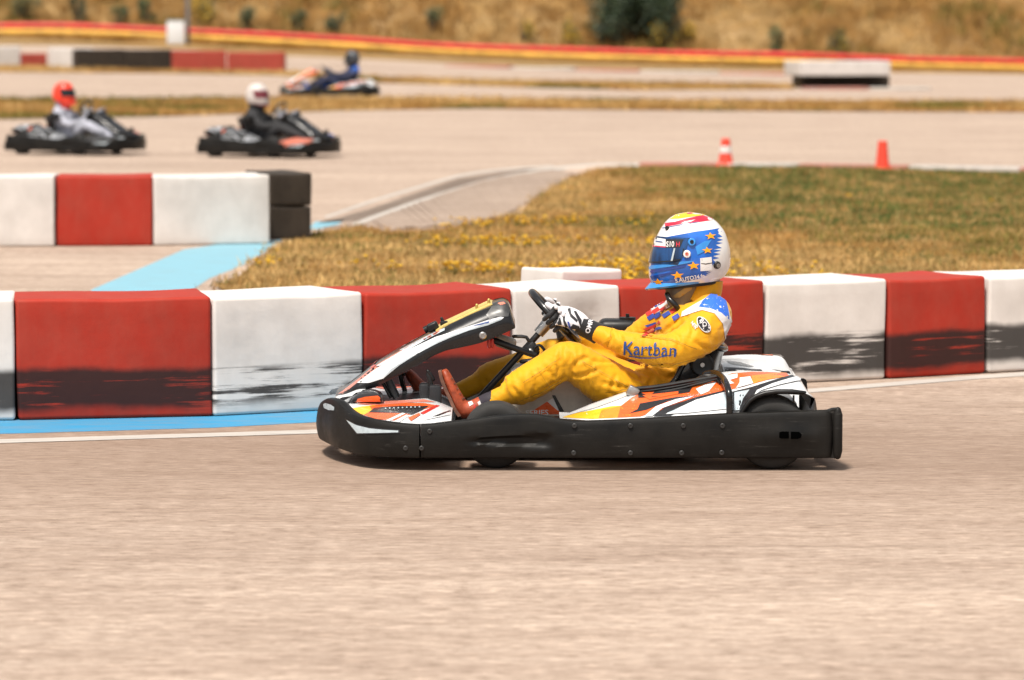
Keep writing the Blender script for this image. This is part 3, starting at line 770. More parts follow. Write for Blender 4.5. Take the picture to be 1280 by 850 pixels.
# nose bumper
fp = [(524, .0, 573, 530.5), (515, .003, 573, 530), (496, .012, 572.5, 528.5), (478, .03, 572, 526), (460, .065, 570.5, 523), (446, .115, 569, 519), (436, .17, 566, 514), (428, .22, 563.5, 508), (421, .27, 561, 501), (413, .34, 557.5, 497.5), (405, .43, 553.5, 498), (399, .54, 550, 502.5), (397, .68, 546.5, 508)]
fq = []
for px, Y, pb, pt in fp: fq.append((kx(px, Y), Y, kz(px, pb, Y), kz(px, pt, Y)))
fq = [tuple(q) for q in spline(fq, 6)]
fq = fq + [(x, 2*YC-y, a, a+(b-a)*(1-.3*smooth(YC, YC+.25, 2*YC-y))) for x, y, a, b in fq[-2::-1]]
fpn = path_normals(fq[::-1])
nb = obj('nose_bumper', bumper('nose_bumper', fpn), M['bumper'], kart, 38)
print_on(nb, [('p', [(404.5, 505.5), (407, 503.8), (414, 505.8), (418.5, 509), (418, 513), (411, 512.5), (405.5, 510)], M['paleblue'], 2.5),  # pale decal paints the brightness seen in the nose slot
              ('p', [(431.5, 523), (436, 525), (446, 530), (462, 534), (480, 536), (499.5, 537), (500, 541.5), (470, 542.5), (446, 543)], M['blackv'], 3), 
              ('p', [(433.5, 525), (446, 531.5), (462, 535.4), (480, 537.3), (498, 538.3), (498, 540.4), (470, 541.2), (447, 541.6)], M['paleblue'], 3)], mirror=YC, off0=.0022)
for sx, sy in ((537, 539), (527, 560), (507, 560)):
    Y = 0 if sx > 524 else .008
    p = K(sx, sy, Y); m2 = MB(); n = 16; 
    for far in (0, 1):
        m2 = MB(); m2.loft([[(p.x+a*math.cos(2*math.pi*i/n), (Y-.0085+d) if not far else 2*YC-(Y-.0085+d), p.z+a*math.sin(2*math.pi*i/n)) for i in range(n)] for a, d in [(.0095, .006), (.0095, .001), (.0075, -.001), (.004, -.001), (.0035, .0015)]])
        obj('screw', m2, M['screw'], nb)
# rear bumper: vertical rollers at the corners and a bar round the back
mb = MB()
rx = kx(1049); z0 = kz(1049, 574); z1 = kz(1049, 512)
rb = []
for (x, y, zt_) in [(rx+.006, .012, z1), (rx+.010, .05, z1+.004), (rx+.004, .14, z1-.008), (rx-.01, .26, z1-.03), (rx-.018, .4, z1-.06), (rx-.02, YC, z1-.075)]: rb.append((x, y, z0, zt_))
rb = [tuple(q) for q in spline(rb, 6)]; rb = rb+[(x, 2*YC-y, a, a+(b-a)*(1-.42*smooth(YC, YC+.4, 2*YC-y))) for x, y, a, b in rb[-2::-1]]
mb = bumper('rear_bumper', path_normals(rb))
for yy in (.012,): mb.tube([(rx-.004, yy, z0+.012), (rx-.004, yy, z0+.03), (rx-.004, yy, z1-.02), (rx-.004, yy, z1-.004)], [.014, .0185, .0185, .013], 16, 0, True)
obj('rear_bumper', mb, M['bumper'], kart, 38)

# ---- floor pan and frame
mb = MB(); zf = .062
mb.rbox(((kx(470)+kx(880))/2, YC, zf), (kx(880)-kx(470), .70, .006), .002, 1); obj('floor_pan', mb, M['frame'], kart)
mb = MB()
for yy in (.34, 2*YC-.34):
    mb.tube([(kx(455), yy, .075), (kx(640), yy, .075), (kx(780), yy-.03 if yy < YC else yy+.03, .075), (kx(1000), yy, .085)], .016, 10)
mb.tube([(kx(455), .3, .075), (kx(455), 2*YC-.3, .075)], .016, 10); mb.tube([(kx(1000), .3, .085), (kx(1000), 2*YC-.3, .085)], .016, 10)
mb.tube([(kx(620), .2, .12), (kx(620), 2*YC-.2, .12)], .016, 10)
obj('frame', mb, M['frame'], kart)
mb = MB(); mb.tube([(kx(966), .12, .14), (kx(966), 2*YC-.12, .14)], .022, 14); obj('rear_axle', mb, M['steel'], kart)

# ---- wheels
def wheel(px, rad, y0, y1, far):
    x = kx(px, y0); s_ = 1 if not far else -1
    ys = (y0, y1) if not far else (2*YC-y0, 2*YC-y1)
    n = 48; wd = abs(y1-y0)
    def ring(r, t): return [(x+r*math.cos(2*math.pi*i/n), ys[0]+(ys[1]-ys[0])*t, rad+r*math.sin(2*math.pi*i/n)) for i in range(n)]
    mb = MB()
    prof = [(rad*.50, .04), (rad*.54, .0), (rad*.66, -.03), (rad*.80, -.035), (rad*.92, .0), (rad*.975, .06), (rad*.995, .14), (rad, .3), (rad, .7), (rad*.995, .86), (rad*.975, .94), (rad*.92, 1), (rad*.66, 1.03), (rad*.5, .96)]
    mb.loft([ring(r, t) for r, t in prof], 0, False)
    t_ = obj('wheel', mb, M['tyre'], kart, 50)
    mb = MB(); prof = [(rad*.52, .03), (rad*.50, .02), (rad*.46, .06), (rad*.44, .25), (rad*.25, .28), (rad*.2, .2), (rad*.09, .18), (rad*.05, .18)]
    mb.loft([ring(r, t) for r, t in prof]); obj('rim', mb, M['rim'], t_)
for far in (0, 1):
    wheel(620, .127, .085, .215, far); wheel(966, .140, .045, .235, far)

# ---- side pods (lofted, printed, both sides)
pod_top = [(700, 520.5), (715, 515), (740, 505), (770, 494.5), (795, 486), (830, 481), (868, 475), (895, 468), (912, 464.5), (940, 463), (965, 464), (990, 466.5), (1003, 470), (1010, 482), (1019, 496)]
pod_low = [(700, 523), (745, 526), (800, 524), (860, 520.5), (925, 517), (929, 514), (934, 506), (940, 499.5), (948, 494.5), (958, 491.5), (970, 490), (990, 490), (1006, 491), (1012, 494), (1019, 498)]
def pod():
    rings = []
    for px in np.linspace(700, 1019, 70):
        t = (px-700)/319
        yi = .33 - .06*smooth(.85, 1, t); yo = .045
        a = K(px, interp(pod_low, px), yo); b = K(px, interp(pod_top, px), yi)
        b.x = a.x
        ring = []
        lift = .022*smooth(0, .25, t)*(1-smooth(.93, 1, t))
        for i in range(13):
            q = i/12; p = a.lerp(b, q); p.z += lift*math.sin(math.pi*q)**.8*.8; p.y -= .02*math.sin(math.pi*q)
            ring.append(p)
        ring += [b+Vector((0, .018, -.012)), b+Vector((0, .02, -.05)), Vector((a.x, yi, max(a.z-.0, .10)*.98)), a+Vector((0, .02, -.004))]
        rings.append(ring)
    mb = MB(); mb.loft(rings); return mb
PODC = [
 ('p', [(703, 522), (712, 518), (740, 513), (765, 508), (782, 507), (800, 504), (800, 519), (780, 522), (740, 524)], M['yellow']),
 ('p', [(748, 523), (752, 513), (775, 508), (800, 503), (800, 520), (780, 522)], M['amber']),
 ('p', [(772, 522.5), (776, 508), (790, 497), (806, 490), (868, 482), (900, 472), (915, 467), (940, 465), (975, 466), (1000, 468), (960, 475), (915, 487), (868, 500), (830, 512), (800, 521)], M['orange']),
 ('p', [(975, 466), (1000, 468), (960, 475), (938, 481), (940, 470)], M['amber']),
 ('p', [(704, 521.5), (740, 506), (770, 496), (786, 491), (786, 494), (772, 500), (745, 510), (716, 518)], M['white']),
 ('p', [(797, 512), (800, 505), (845, 497), (872, 495), (835, 502), (808, 513), (786, 517.5)], M['blackv']),
 ('p', [(798, 498), (797, 490), (812, 496), (820, 489), (866, 484), (862, 491), (830, 496)], M['blackv']),
 ('p', [(803, 495), (848, 490), (848, 493), (812, 500)], M['orange']),
 ('p', [(870, 487), (888, 479), (896, 478), (886, 490), (876, 494)], M['white']),
 ('p', [(902, 471), (922, 468), (922, 473), (912, 476), (918, 480), (906, 482), (898, 476)], M['white']),
 ('p', [(925, 473), (938, 471.5), (942, 480), (920, 486), (925, 479)], M['white']),
 ('p', [(805, 521.5), (820, 509), (845, 500), (868, 496), (850, 503), (828, 511), (815, 521)], M['white']),
 ('p', [(816, 521), (830, 511), (870, 497.5), (912, 487.5), (912, 491.5), (875, 502), (838, 520)], M['blackv']),
 ('p', [(832, 518.5), (870, 501), (911, 489.8), (911, 511.5), (860, 517)], M['white']),
 ('p', [(833.5, 517.5), (871, 502), (909.5, 491.5), (909.5, 510.5), (860, 515.8)], M['paleblue']),
 ('p', [(915, 491), (940, 485), (962, 478), (998, 467.5), (1001, 471), (966, 483), (946, 490), (936, 500), (929, 514), (915, 515)], M['blackv']),
 ('p', [(918, 492), (938, 488), (930, 499), (925, 513.5), (918, 514)], M['paleblue']),
 ('p', [(965, 481), (1000, 470.5), (1003, 476), (975, 482), (952, 489), (943, 496), (947, 489)], M['white']),
]
mb = pod(); po = obj('side_pod', mb, [M['white']], kart, 50)
tr = bvh(po); print_on(po, PODC, None, tr)
pm = bpy.data.meshes.new('side_pod'); bm = bmesh.new(); bm.from_mesh(po.data)
for v in bm.verts: v.co.y = 2*YC-v.co.y
bmesh.ops.reverse_faces(bm, faces=bm.faces[:]); bm.to_mesh(pm); bm.free()
for m in po.data.materials: pm.materials.append(m)
link('side_pod', pm, kart)
# wheel-arch lip, pod brace bar and cables
for far in (0, 1):
    fl = lambda p: Vector((p.x, 2*YC-p.y if far else p.y, p.z))
    mb = MB(); a = [(927, 516), (931, 509), (937, 501), (945, 495.5), (956, 491.5), (970, 489.5), (990, 489.5), (1006, 490.5)]
    mb.tube([fl(K(x, y, .035)) for x, y in a], [.010]*7+[.006], 12, 0, True, flat=1.3); obj('wheel_arch', mb, M['black'], kart)
    mb = MB(); a = spline([(882, 468, .30), (893, 466.5, .27), (901, 470, .2), (907, 478, .1), (911, 490, .03), (912, 502, .022), (912, 516, .02)], 5)
    mb.tube([fl(K(*p)) for p in a], .0135, 12, 0, True); obj('pod_brace', mb, M['blackgloss'], kart)
mb = MB()
for dy_, r_ in ((0, .008), (5, .006), (10, .006)):
    mb.tube([K(*p) for p in spline([(792+dy_, 486+dy_*.7, .24), (820, 483.5+dy_*.7, .23), (850, 478.5+dy_*.7, .22), (875, 474+dy_*.5, .22), (898, 470+dy_*.3, .22)], 4)], r_, 8, 0, True)
mb.tube([K(*p) for p in spline([(868, 476, .22), (880, 470, .25), (892, 471, .24), (900, 478, .2)], 4)], .007, 8, 0, True)
obj('pod_cables', mb, M['black'], kart)
mb = MB(); mb.rbox(K(791, 489.5, .24), (.045, .05, .04), .006, 2, Matrix.Rotation(R(28), 3, 'Y')); obj('pod_clip', mb, M['steel'], kart)

# ---- engine cover behind the seat, fuel cap
mb = MB(); rings = []
for px in np.linspace(900, 992, 16):
    top = interp([(900, 452), (909, 449.5), (925, 452), (948, 458.5), (970, 463), (992, 468)], px); a = K(px, top, 1.02)
    zl = .14; ring = []
    for y, dz in ((.72, -.05), (.76, -.015), (.84, .0), (1.02, 0), (1.16, -.01), (1.22, -.03), (1.25, -.09)): ring.append((a.x, y, a.z+dz))
    ring += [(a.x, 1.26, zl), (a.x, .71, zl)]
    rings.append(ring)
mb.loft(rings); o = obj('engine_cover', mb, [M['white']], kart, 45)
print_on(o, [('p', [(902, 459), (930, 460), (946, 463), (930, 465), (903, 464)], M['blackv'], 3), ('p', [(908, 451.5), (925, 453), (943, 458.5), (935, 458.6), (912, 454.5)], M['blackv'], 3)])
for a_, b_ in ((K(945, 464.5, .36), .05), (K(982, 466.5, .33), .036)):
    mb = MB(); mb.rbox(a_, (b_, .05, .016), .006, 2); obj('pod_latch', mb, M['black'], kart)
mb = MB(); p = K(960, 510, .5); mb.rbox((p.x, .62, .17), (.22, .42, .12), .02, 3); obj('engine', mb, M['frame'], kart)
mb = MB(); mb.tube([K(992, 494, .22), K(992, 508, .22)], .004, 8); mb.tube([K(985, 491, .2), K(1004, 492, .2)], .006, 8); obj('bumper_bracket', mb, M['steel'], kart)
# air box and cap at the far side, seen past the chest
mb = MB(); p = K(772, 410, 1.16); mb.rbox(p, (.16, .15, .075), .03, 4); mb.tube([p-Vector((0, 0, .02)), Vector((p.x+.02, p.y, .12))], .022, 10); q = obj('air_box', mb, M['black'], kart)
mb = MB(); mb.tube([p+Vector((.04, -.02, .033)), p+Vector((.04, -.02, .046))], .034, 16); mb.tube([p+Vector((.04, -.02, .046)), p+Vector((.04, -.02, .06))], .008, 10); obj('cap', mb, M['black'], q)

# ---- nose panel (orange and yellow printed cover behind the nose bumper)
ntop = [(428, 509), (436, 503), (446, 501), (470, 502.5), (500, 500.5), (530, 498), (545, 502), (563, 510)]
rings = []
for px in np.linspace(428, 564, 30):
    yo = interp([(428, .25), (446, .14), (460, .09), (480, .05), (510, .03), (564, .025)], px)
    a = K(px, interp([(428, 513), (446, 522), (460, 525), (480, 527.5), (510, 530), (564, 528)], px), yo); b = K(px, interp(ntop, px), .42); b.x = a.x
    ring = []
    for i in range(9):
        q = i/8; p = a.lerp(b, q); p.z += .012*math.sin(math.pi*q); ring.append(p)
    ring += [b+Vector((0, .12, -.01)), Vector((a.x, b.y+.12, .08)), Vector((a.x, a.y+.02, min(.1, a.z-.01)))]
    rings.append(ring)
mb = MB(); mb.loft(rings); o = obj('nose_panel', mb, [M['white']], kart, 45)
NP = [('p', [(433, 512), (452, 508.5), (475, 506), (468, 513), (480, 521), (462, 520), (447, 517)], M['yellow'], 3), ('p', [(462, 508), (500, 504), (530, 504), (545, 507), (518, 516), (495, 526), (470, 524), (455, 519), (465, 513)], M['orange'], 3),
      ('p', [(446, 505.5), (480, 502), (530, 499.5), (545, 503), (520, 503), (470, 507)], M['pink'], 3),
      ('p', [(461, 516), (468, 510), (500, 508), (536, 508), (528, 513), (515, 519), (505, 517)], M['blackv'], 3),
      ('p', [(481, 526.5), (503, 516.5), (507, 517.5), (486, 527.5)], M['white'], 3), ('p', [(492, 527.5), (508, 519), (512, 520), (499, 528.5)], M['white'], 3),
      ('p', [(528, 520), (550, 508), (562, 510.5), (563, 519), (530, 526)], M['white'], 3), ('p', [(525, 517), (545, 507), (550, 508), (530, 519)], M['redv'], 3),
      ('p', [(540, 522), (555, 516), (563, 513.5), (563, 515), (548, 521)], M['blackv'], 3), ('p', [(510, 523), (524, 517), (526, 519), (514, 527)], M['orange'], 3)]
for i in range(9): 
    x, y = 482+i*5.3, 511.6-i*.15; NP.append(('p', [(x+1.1*math.cos(k), y+1.0*math.sin(k)) for k in (0, 1, 2, 3, 4, 5)], M['paleblue'], 3))
print_on(o, NP)
mb = MB()
for far in (0,):
    rings = []
    for px in np.linspace(428, 566, 24):
        b = K(px, interp(ntop, px), .42)
        rings.append([(b.x, .5, b.z-.012), (b.x, .84, b.z-.012), (b.x, .84, b.z-.03), (b.x, .5, b.z-.03)])
    mb.loft(rings)
obj('nose_deck', mb, M['black'], kart)
# far half of the panel
pm = bpy.data.meshes.new('nose_panel'); bm = bmesh.new(); bm.from_mesh(o.data)
for v in bm.verts: v.co.y = 2*YC-v.co.y
bmesh.ops.reverse_faces(bm, faces=bm.faces[:]); bm.to_mesh(pm); bm.free()
for m in o.data.materials: pm.materials.append(m)
link('nose_panel', pm, kart)
# raised orange-windowed hump beside the fairing foot
mb = MB(); hp = [(436, 503.5), (444, 495), (452, 490.5), (462, 489.5), (472, 491), (478, 496), (479, 504)]
mb.prism([(K(x, y, .33).x, K(x, y, .33).z) for x, y in hp], .33, .46, .012); o = obj('nose_hump', mb, [M['blackv']], kart)
print_on(o, [('p', [(444, 502.5), (447, 498.5), (456, 496), (472, 494.5), (475, 497), (475.5, 502)], M['orange'], 3)])
mb = MB(); hp = [(416, 502), (420, 497), (432, 494.5), (447, 488.5), (458, 488.5), (449, 492), (440, 498), (434, 504)]
mb.prism([(K(x, y, .42).x, K(x, y, .42).z) for x, y in hp], .42, .94, .008); o = obj('nose_crest', mb, [M['white']], kart)
print_on(o, [('p', [(419, 501), (428, 496.5), (440, 495), (431, 500)], M['blackv'], 3)])

# ---- front fairing (steering-column fairing carrying the number board)
ft = [(418, 495), (424, 490.5), (430, 486.5), (447, 473.5), (465, 459), (490, 443.5), (514, 430.5), (540, 416.5), (562, 403.5), (590, 390.5), (613, 380.5), (622, 377.5), (629, 376.6), (634, 378.5), (637.5, 384), (641, 396), (644.5, 410)]
fb_ = [(420, 497), (430, 493), (450, 489), (469, 484.5), (480, 478.5), (500, 468.5), (522, 457), (542, 444.5), (558, 438), (573, 435), (590, 431.5), (603, 428), (625, 419), (644.5, 410)]
def fairing():
    rings = []; xs = np.concatenate([np.linspace(419, 628, 48), np.array([632, 635, 638, 641, 644])])
    for px in xs:
        hw = interp([(419, .19), (470, .185), (560, .175), (628, .165), (644, .155)], px); y0 = YC-hw
        zt = K(px, interp(ft, px), YC-.10).z; zl = K(px, interp(fb_, px), y0).z; zt = max(zt, zl+.012)
        x = K(px, 450, y0).x
        sh = zl+(zt-zl)*.74
        r = [(x, y0, zl), (x, y0-.004, zl+(sh-zl)*.35), (x, y0-.002, zl+(sh-zl)*.7), (x, y0+.010, sh), (x, y0+.045, zt-.004), (x, y0+.085, zt)]
        r2 = [(a, 2*YC-b, c) for a, b, c in r[::-1]]
        in_ = [(x, YC+hw-.02, zl+.004), (x, YC+hw-.035, sh-.012), (x, YC+hw-.09, zt-.018), (x, y0+.09, zt-.018), (x, y0+.035, sh-.012), (x, y0+.02, zl+.004)]
        rings.append(r+r2+in_)
    mb = MB(); mb.loft(rings); return mb
fo = obj('front_fairing', fairing(), [M['blackgloss']], kart, 42)
print_on(fo, [
 ('p', [(421, 494), (430, 487.5), (447, 474.5), (465, 460), (490, 444.5), (514, 431.5), (540, 418), (552, 411), (548, 416), (520, 432), (495, 446), (470, 461), (450, 476), (436, 487), (424, 495)], M['pink'], 3),
 ('p', [(500, 437.5), (520, 427), (542, 416), (556, 410), (556, 413), (540, 421), (520, 432), (500, 442)], M['paleblue'], 3),
 ('p', [(470, 458), (510, 434.5), (530, 424), (527, 428), (508, 439), (478, 457)], M['white'], 3),
 ('p', [(446.5, 479), (470, 461.5), (495, 446.5), (513, 436.5), (545, 421.5), (580, 410), (612, 399.5), (626, 396), (630, 397), (626, 400), (610, 406.5), (585, 413.5), (563, 422), (545, 430), (522, 442), (500, 456), (479, 473), (462, 478.5)], M['white'], 3),
 ('p', [(479, 472.5), (488, 462), (505, 450.5), (522, 441), (545, 428), (572, 416.5), (610, 404), (627, 398), (625, 400.5), (610, 406.3), (585, 413.3), (563, 421.8), (545, 429.8), (522, 441.8), (500, 455.8)], M['paleblue'], 3),
 ('p', [(590, 408), (595, 406), (612, 401.5), (611, 403.5), (600, 406.5)], M['navy'], 2),
 ('p', [(618, 379), (628, 377.5), (634, 379.5), (637, 386), (635, 396), (620, 396), (612, 400), (608, 394)], M['rim'], 3),
 ('p', [(622, 379.5), (629, 378), (632, 380), (626, 382)], M['pink'], 3),
 ('p', [(463, 460), (468, 456.5), (471, 457), (466, 461)], M['redv'], 3)], mirror=YC)
mb = MB(); p = K(603.5, 419.5, YC-.172); n = 20
for rr, dy_, in ((.014, 0),): mb.loft([[(p.x+a*math.cos(2*math.pi*i/n), p.y+d, p.z+a*math.sin(2*math.pi*i/n)) for i in range(n)] for a, d in [(.015, .006), (.015, -.004), (.011, -.008), (.007, -.008), (.006, -.002), (.001, -.002)]])
obj('fairing_bolt', mb, M['steel'], fo)
# number board with camera
mb = MB(); bp = [(544, 414), (553, 407.5), (612, 380), (616, 381), (612, 384), (590, 394), (560, 409), (549, 416)]
mb.prism([(K(x, y, YC-.11).x, K(x, y, YC-.11).z+.002) for x, y in bp], YC-.12, YC+.12, .003); o = obj('number_board', mb, M['board'], fo)
mb = MB()
for q in (596, 611): mb.tube([K(q, interp(ft, q)-2, YC-.09), K(q, interp(ft, q)-6.5, YC-.09)], .006, 8, 0, True)
mb.tube([K(560, 404, YC-.1), K(592, 388.5, YC-.1), K(612, 379, YC-.1)], .004, 8); obj('board_clip', mb, M['brass'], o)
mb = MB(); p = K(541, 408.5, YC-.06); mb.rbox(p, (.045, .06, .034), .008, 3, Matrix.Rotation(R(-25), 3, 'Y')); mb.tube([p+Vector((-.02, -.0, -.006)), p+Vector((-.034, 0, -.014))], .014, 14)
mb.tube([p+Vector((.02, 0, -.01)), p+Vector((.05, 0, .0))], .008, 8); mb.tube([K(556, 407, YC-.06), K(552, 398, YC-.06)], [.008, .006], 8, 0, True); mb.rbox(K(555, 404, YC-.06), (.03, .03, .018), .004, 2); obj('action_camera', mb, M['black'], fo)
# fairing support, brackets
mb = MB(); mb.tube([K(615, 424.5, YC-.05), K(640, 434, YC-.05), K(668, 444, YC-.05)], .013, 10, 0, True); obj('fairing_support', mb, M['frame'], kart)
for a_, b_, r_ in ((K(496, 497, YC-.12), K(484, 472, YC-.12), .016), (K(489, 497, YC-.1), K(476, 474, YC-.1), .008)):
    mb = MB(); mb.tube([a_, b_], r_, 10); obj('fairing_strut', mb, M['frame'], kart)
mb = MB(); mb.tube([K(*p, YC-.09) for p in [(642, 420.5), (652, 420.5), (658, 421.5), (661, 426)]], .007, 8, 0, True); obj('bent_lever', mb, M['frame'], kart)
mb = MB(); mb.rbox(K(632, 428, YC+.06), (.085, .07, .05), .016, 3, Matrix.Rotation(R(18), 3, 'Y')); obj('reservoir', mb, M['tank'], kart)
mb = MB(); mb.tube([K(611, 425, YC-.1), K(611.5, 433, YC-.1)], .008, 8, 0, True); mb.tube([K(615, 425, YC-.1), K(615.5, 433, YC-.1)], .007, 8, 0, True); obj('red_tab', mb, M['redv'], kart)

# ---- steering column and wheel
WC = K(694, 396.5, YC); col_lo = K(597, 500, YC)
mb = MB(); mb.tube([col_lo, K(664, 427.5, YC), K(676, 414, YC)], .0125, 12, 0, True)
mb.rbox(K(665, 436, YC), (.05, .05, .05), .01, 2, Matrix.Rotation(R(-42), 3, 'Y'))
mb.tube([K(672, 440, YC), K(668, 450, YC), K(652, 452, YC)], .009, 8, 0, True); sc_ = obj('steering_column', mb, M['frame'], kart)
mb = MB(); mb.tube([K(673, 417, YC), K(686, 402, YC)], [.022, .024], 16); obj('column_joint', mb, M['steel'], kart); mb = MB(); mb.tube([K(663, 438, YC-.03), K(672, 448, YC-.03), K(681, 441, YC-.03)], .009, 8, 0, True); mb.tube([K(660, 452, YC-.02), K(676, 447, YC-.02)], .008, 8); obj('linkage', mb, M['steel'], kart)
mb = MB(); mb.tube([K(*p, YC-.04) for p in spline([(671, 447), (668, 436), (674, 431.5), (680, 437), (680, 445)], 5)], .006, 8, 0, True); obj('cable', mb, M['black'], kart)
tv = (K(722, 427, YC)-K(666, 367, YC)).normalized(); tv.y = 0; tv.normalize()
nv_ = Vector((0, 1, 0)).cross(tv).normalized()
if nv_.z < 0: nv_ = -nv_
WR = .135
def wp(a, r=WR, off=0.0): return WC + tv*math.cos(a)*r + Vector((0, 1, 0))*math.sin(a)*r*1.12 + nv_*off
mb = MB(); mb.tube([wp(2*math.pi*i/56) for i in range(56)], .0155, 14, 0, False, True); sw = obj('steering_wheel', mb, M['blackgloss'], kart)
mb = MB()
for a in (R(90), R(270), R(0)):
    mb.rbox((WC+wp(a))/2-nv_*.008, (.012, .034, WR) if a == 0 else (.034, WR, .012), .004, 2, tv.to_track_quat('Z', 'Y').to_matrix() if a == 0 else Matrix((tv, Vector((0, 1, 0)), nv_)).transposed())
mb.tube([WC-nv_*.03, WC+nv_*.01], .04, 20); obj('spoke', mb, M['steel'], sw)

# ---- seat: bucket shell
spine = [Vector(K(*p, YC)) for p in ((752, 520), (790, 529), (826, 530), (858, 520), (880, 500), (894, 474), (902, 446), (906, 434))]
spine = [Vector(q) for q in spline([tuple(p) for p in spine], 5)]
mb = MB(); rings = []
for i, p in enumerate(spine):
    t = (spine[min(i+1, len(spine)-1)]-spine[max(i-1, 0)]).normalized(); n = Vector((-t.z, 0, t.x)).normalized()
    u = i/(len(spine)-1); Wd = .222; dp = .13*smooth(0, .3, u)*(1-.45*smooth(.72, 1, u))+.03
    outr = []; inr = []
    for k in range(17):
        f = -1+2*k/16; a = abs(f)
        outr.append(p+Vector((0, 1, 0))*Wd*math.sin(f*math.pi/2*.98)+n*dp*(a**2.6)); inr.append(p+Vector((0, 1, 0))*(Wd-.012)*math.sin(f*math.pi/2*.98)+n*(dp*(a**2.6)+.010))
    rings.append(outr+inr[::-1])
mb.loft(rings)
edge = [r[0] for r in rings[8:]]+[r[k] for r in rings[-1:] for k in range(17)]+[r[16] for r in rings[8:]][::-1]
mb.tube(edge, .012, 10, 0, True); se = obj('seat', mb, M['blackgloss'], kart, 45)
mb = MB(); p = K(878, 456, .452); n = 24
mb.loft([[(p.x+a*math.cos(2*math.pi*i/n), p.y+d, p.z+a*math.sin(2*math.pi*i/n)) for i in range(n)] for a, d in [(.046, .03), (.046, -.006), (.040, -.012), (.034, -.008), (.010, -.008), (.009, -.014), (.001, -.014)]]); obj('seat_mount', mb, M['black'], kart)
mb = MB(); p = K(878, 456, .437); mb.tube([p, p-Vector((0, .01, 0))], .009, 8); obj('bolt', mb, M['steel'], kart)

# ---- fuel tank between the legs, printed side
mb = MB(); tk = [(612, 523), (622, 494), (634, 470), (640, 460.5), (650, 457), (676, 456.5), (700, 466), (724, 480), (742, 492), (746, 522)]
mb.prism([(K(x, y, .60).x, K(x, y, .60).z) for x, y in tk], .60, .80, .022); o = obj('fuel_tank', mb, [M['tank']], kart)
print_on(o, [('p', [(654, 521), (684, 502), (696, 506), (700, 514), (706, 521)], M['orange'], 3), ('p', [(684, 502), (690, 498), (694, 498), (703, 513), (697, 513)], M['white'], 3), ('t', ('SERIES', 657, 519, 9, (1, -.02), .02, 0, 1.15), M['white']),
             ('p', [(641, 469), (653, 466), (652, 470), (641, 473)], M['white'], 3), ('p', [(642.5, 469.5), (650, 467.5), (650, 469), (642.5, 471)], M['orange'], 3),
             ('p', [(690, 494), (694, 494), (705, 514), (700, 516)], M['frame'], 3)])
# ---- pedals
for yy, x0, y0, x1, y1 in ((.50, 543, 503, 537, 468), (.88, 508, 495, 500, 462)):
    mb = MB(); mb.tube([K(x0, y0, yy), K((x0+x1)/2-1, (y0+y1)/2, yy), K(x1, y1, yy)], .010, 8, 0, True)
    c = K(x1+1, y1+9, yy); mb.rbox(c, (.018, .07, .08), .005, 2, Matrix.Rotation(R(-12), 3, 'Y')); mb.tube([K(x1-2, y1-4, yy-.03), K(x1+5, y1+6, yy-.03)], .007, 8, 0, True); obj('pedal', mb, M['black'], kart)
mb = MB(); mb.rbox(K(544, 500, .44), (.05, .05, .12), .01, 2); mb.rbox(K(532, 494, .52), (.05, .08, .10), .012, 2); mb.tube([K(532, 480, .5), K(550, 489, .5)], .009, 8); obj('brake_unit', mb, M['frame'], kart)
mb = MB(); mb.tube([K(540, 487, .43), K(541, 500, .43)], .006, 8); obj('brake_rod', mb, M['orange'], kart)

# ================================================================== DRIVER
DHOME = K(826, 520, YC)
drv = empty('person', DHOME, 'driver in a yellow suit and starred blue and white helmet, steering the foreground kart', 'person', 'kart drivers')
def ell(mb, cs, n=24):
    """loft of ellipses: (px, py, Y, in-plane radius, lateral radius, yaw deg)"""
    cs = [tuple(c) for c in spline(cs, 4)]
    pts = [K(c[0], c[1], c[2]) for c in cs]; rings = []
    for i, c in enumerate(cs):
        t = (pts[min(i+1, len(pts)-1)]-pts[max(i-1, 0)]).normalized()
        lat = Vector((math.sin(R(c[5])), math.cos(R(c[5])), 0)); lat = (lat-t*lat.dot(t)).normalized(); o = t.cross(lat)
        rings.append([pts[i]+lat*c[4]*math.cos(2*math.pi*k/n)+o*c[3]*math.sin(2*math.pi*k/n) for k in range(n)])
    mb.loft(rings)
def limb(mb, cs):
    cs = [tuple(c) for c in spline(cs, 5)]
    mb.tube([K(*c[:3]) for c in cs], [float(c[3]) for c in cs], 18, 0, True)
mb = MB()
ell(mb, [(808, 500, YC, .085, .165, 0), (826, 490, YC, .105, .18, 0), (843, 464, YC, .112, .165, 3), (853, 442, YC, .120, .165, 8), (860, 420, YC+.005, .132, .178, 14), (868, 402, YC+.005, .126, .178, 18), (873, 388, YC, .104, .145, 16), (876, 377, YC-.005, .078, .10, 10), (872, 366, YC-.01, .058, .07, 0)])
limb(mb, [(880, 392, .66, .07), (890, 392, .57, .078), (889, 402, .51, .08)])
SH = (884, 409, .51, .086)
limb(mb, [(868, 402, .57, .080), SH, (868, 424, .43, .078), (843, 437, .40, .070), (822, 438, .415, .066), (795, 433, .45, .056), (770, 426, .485, .046), (747, 417, .515, .037), (741, 415, .52, .035)])
limb(mb, [(856, 396, .84, .080), (838, 400, .90, .080), (812, 414, .95, .070), (788, 430, .965, .062), (765, 437, .93, .054), (735, 428, .88, .045), (712, 414, .845, .036), (706, 410, .84, .034)])
limb(mb, [(824, 498, .60, .105), (802, 500, .57, .100), (770, 485, .53, .094), (740, 467, .51, .087), (720, 453, .50, .078), (706, 450, .50, .074), (684, 464, .50, .074), (660, 478.5, .50, .073), (646, 486.5, .50, .068), (640, 490, .50, .060), (634, 493, .50, .045), (624, 498, .50, .041), (612, 504, .50, .039)])
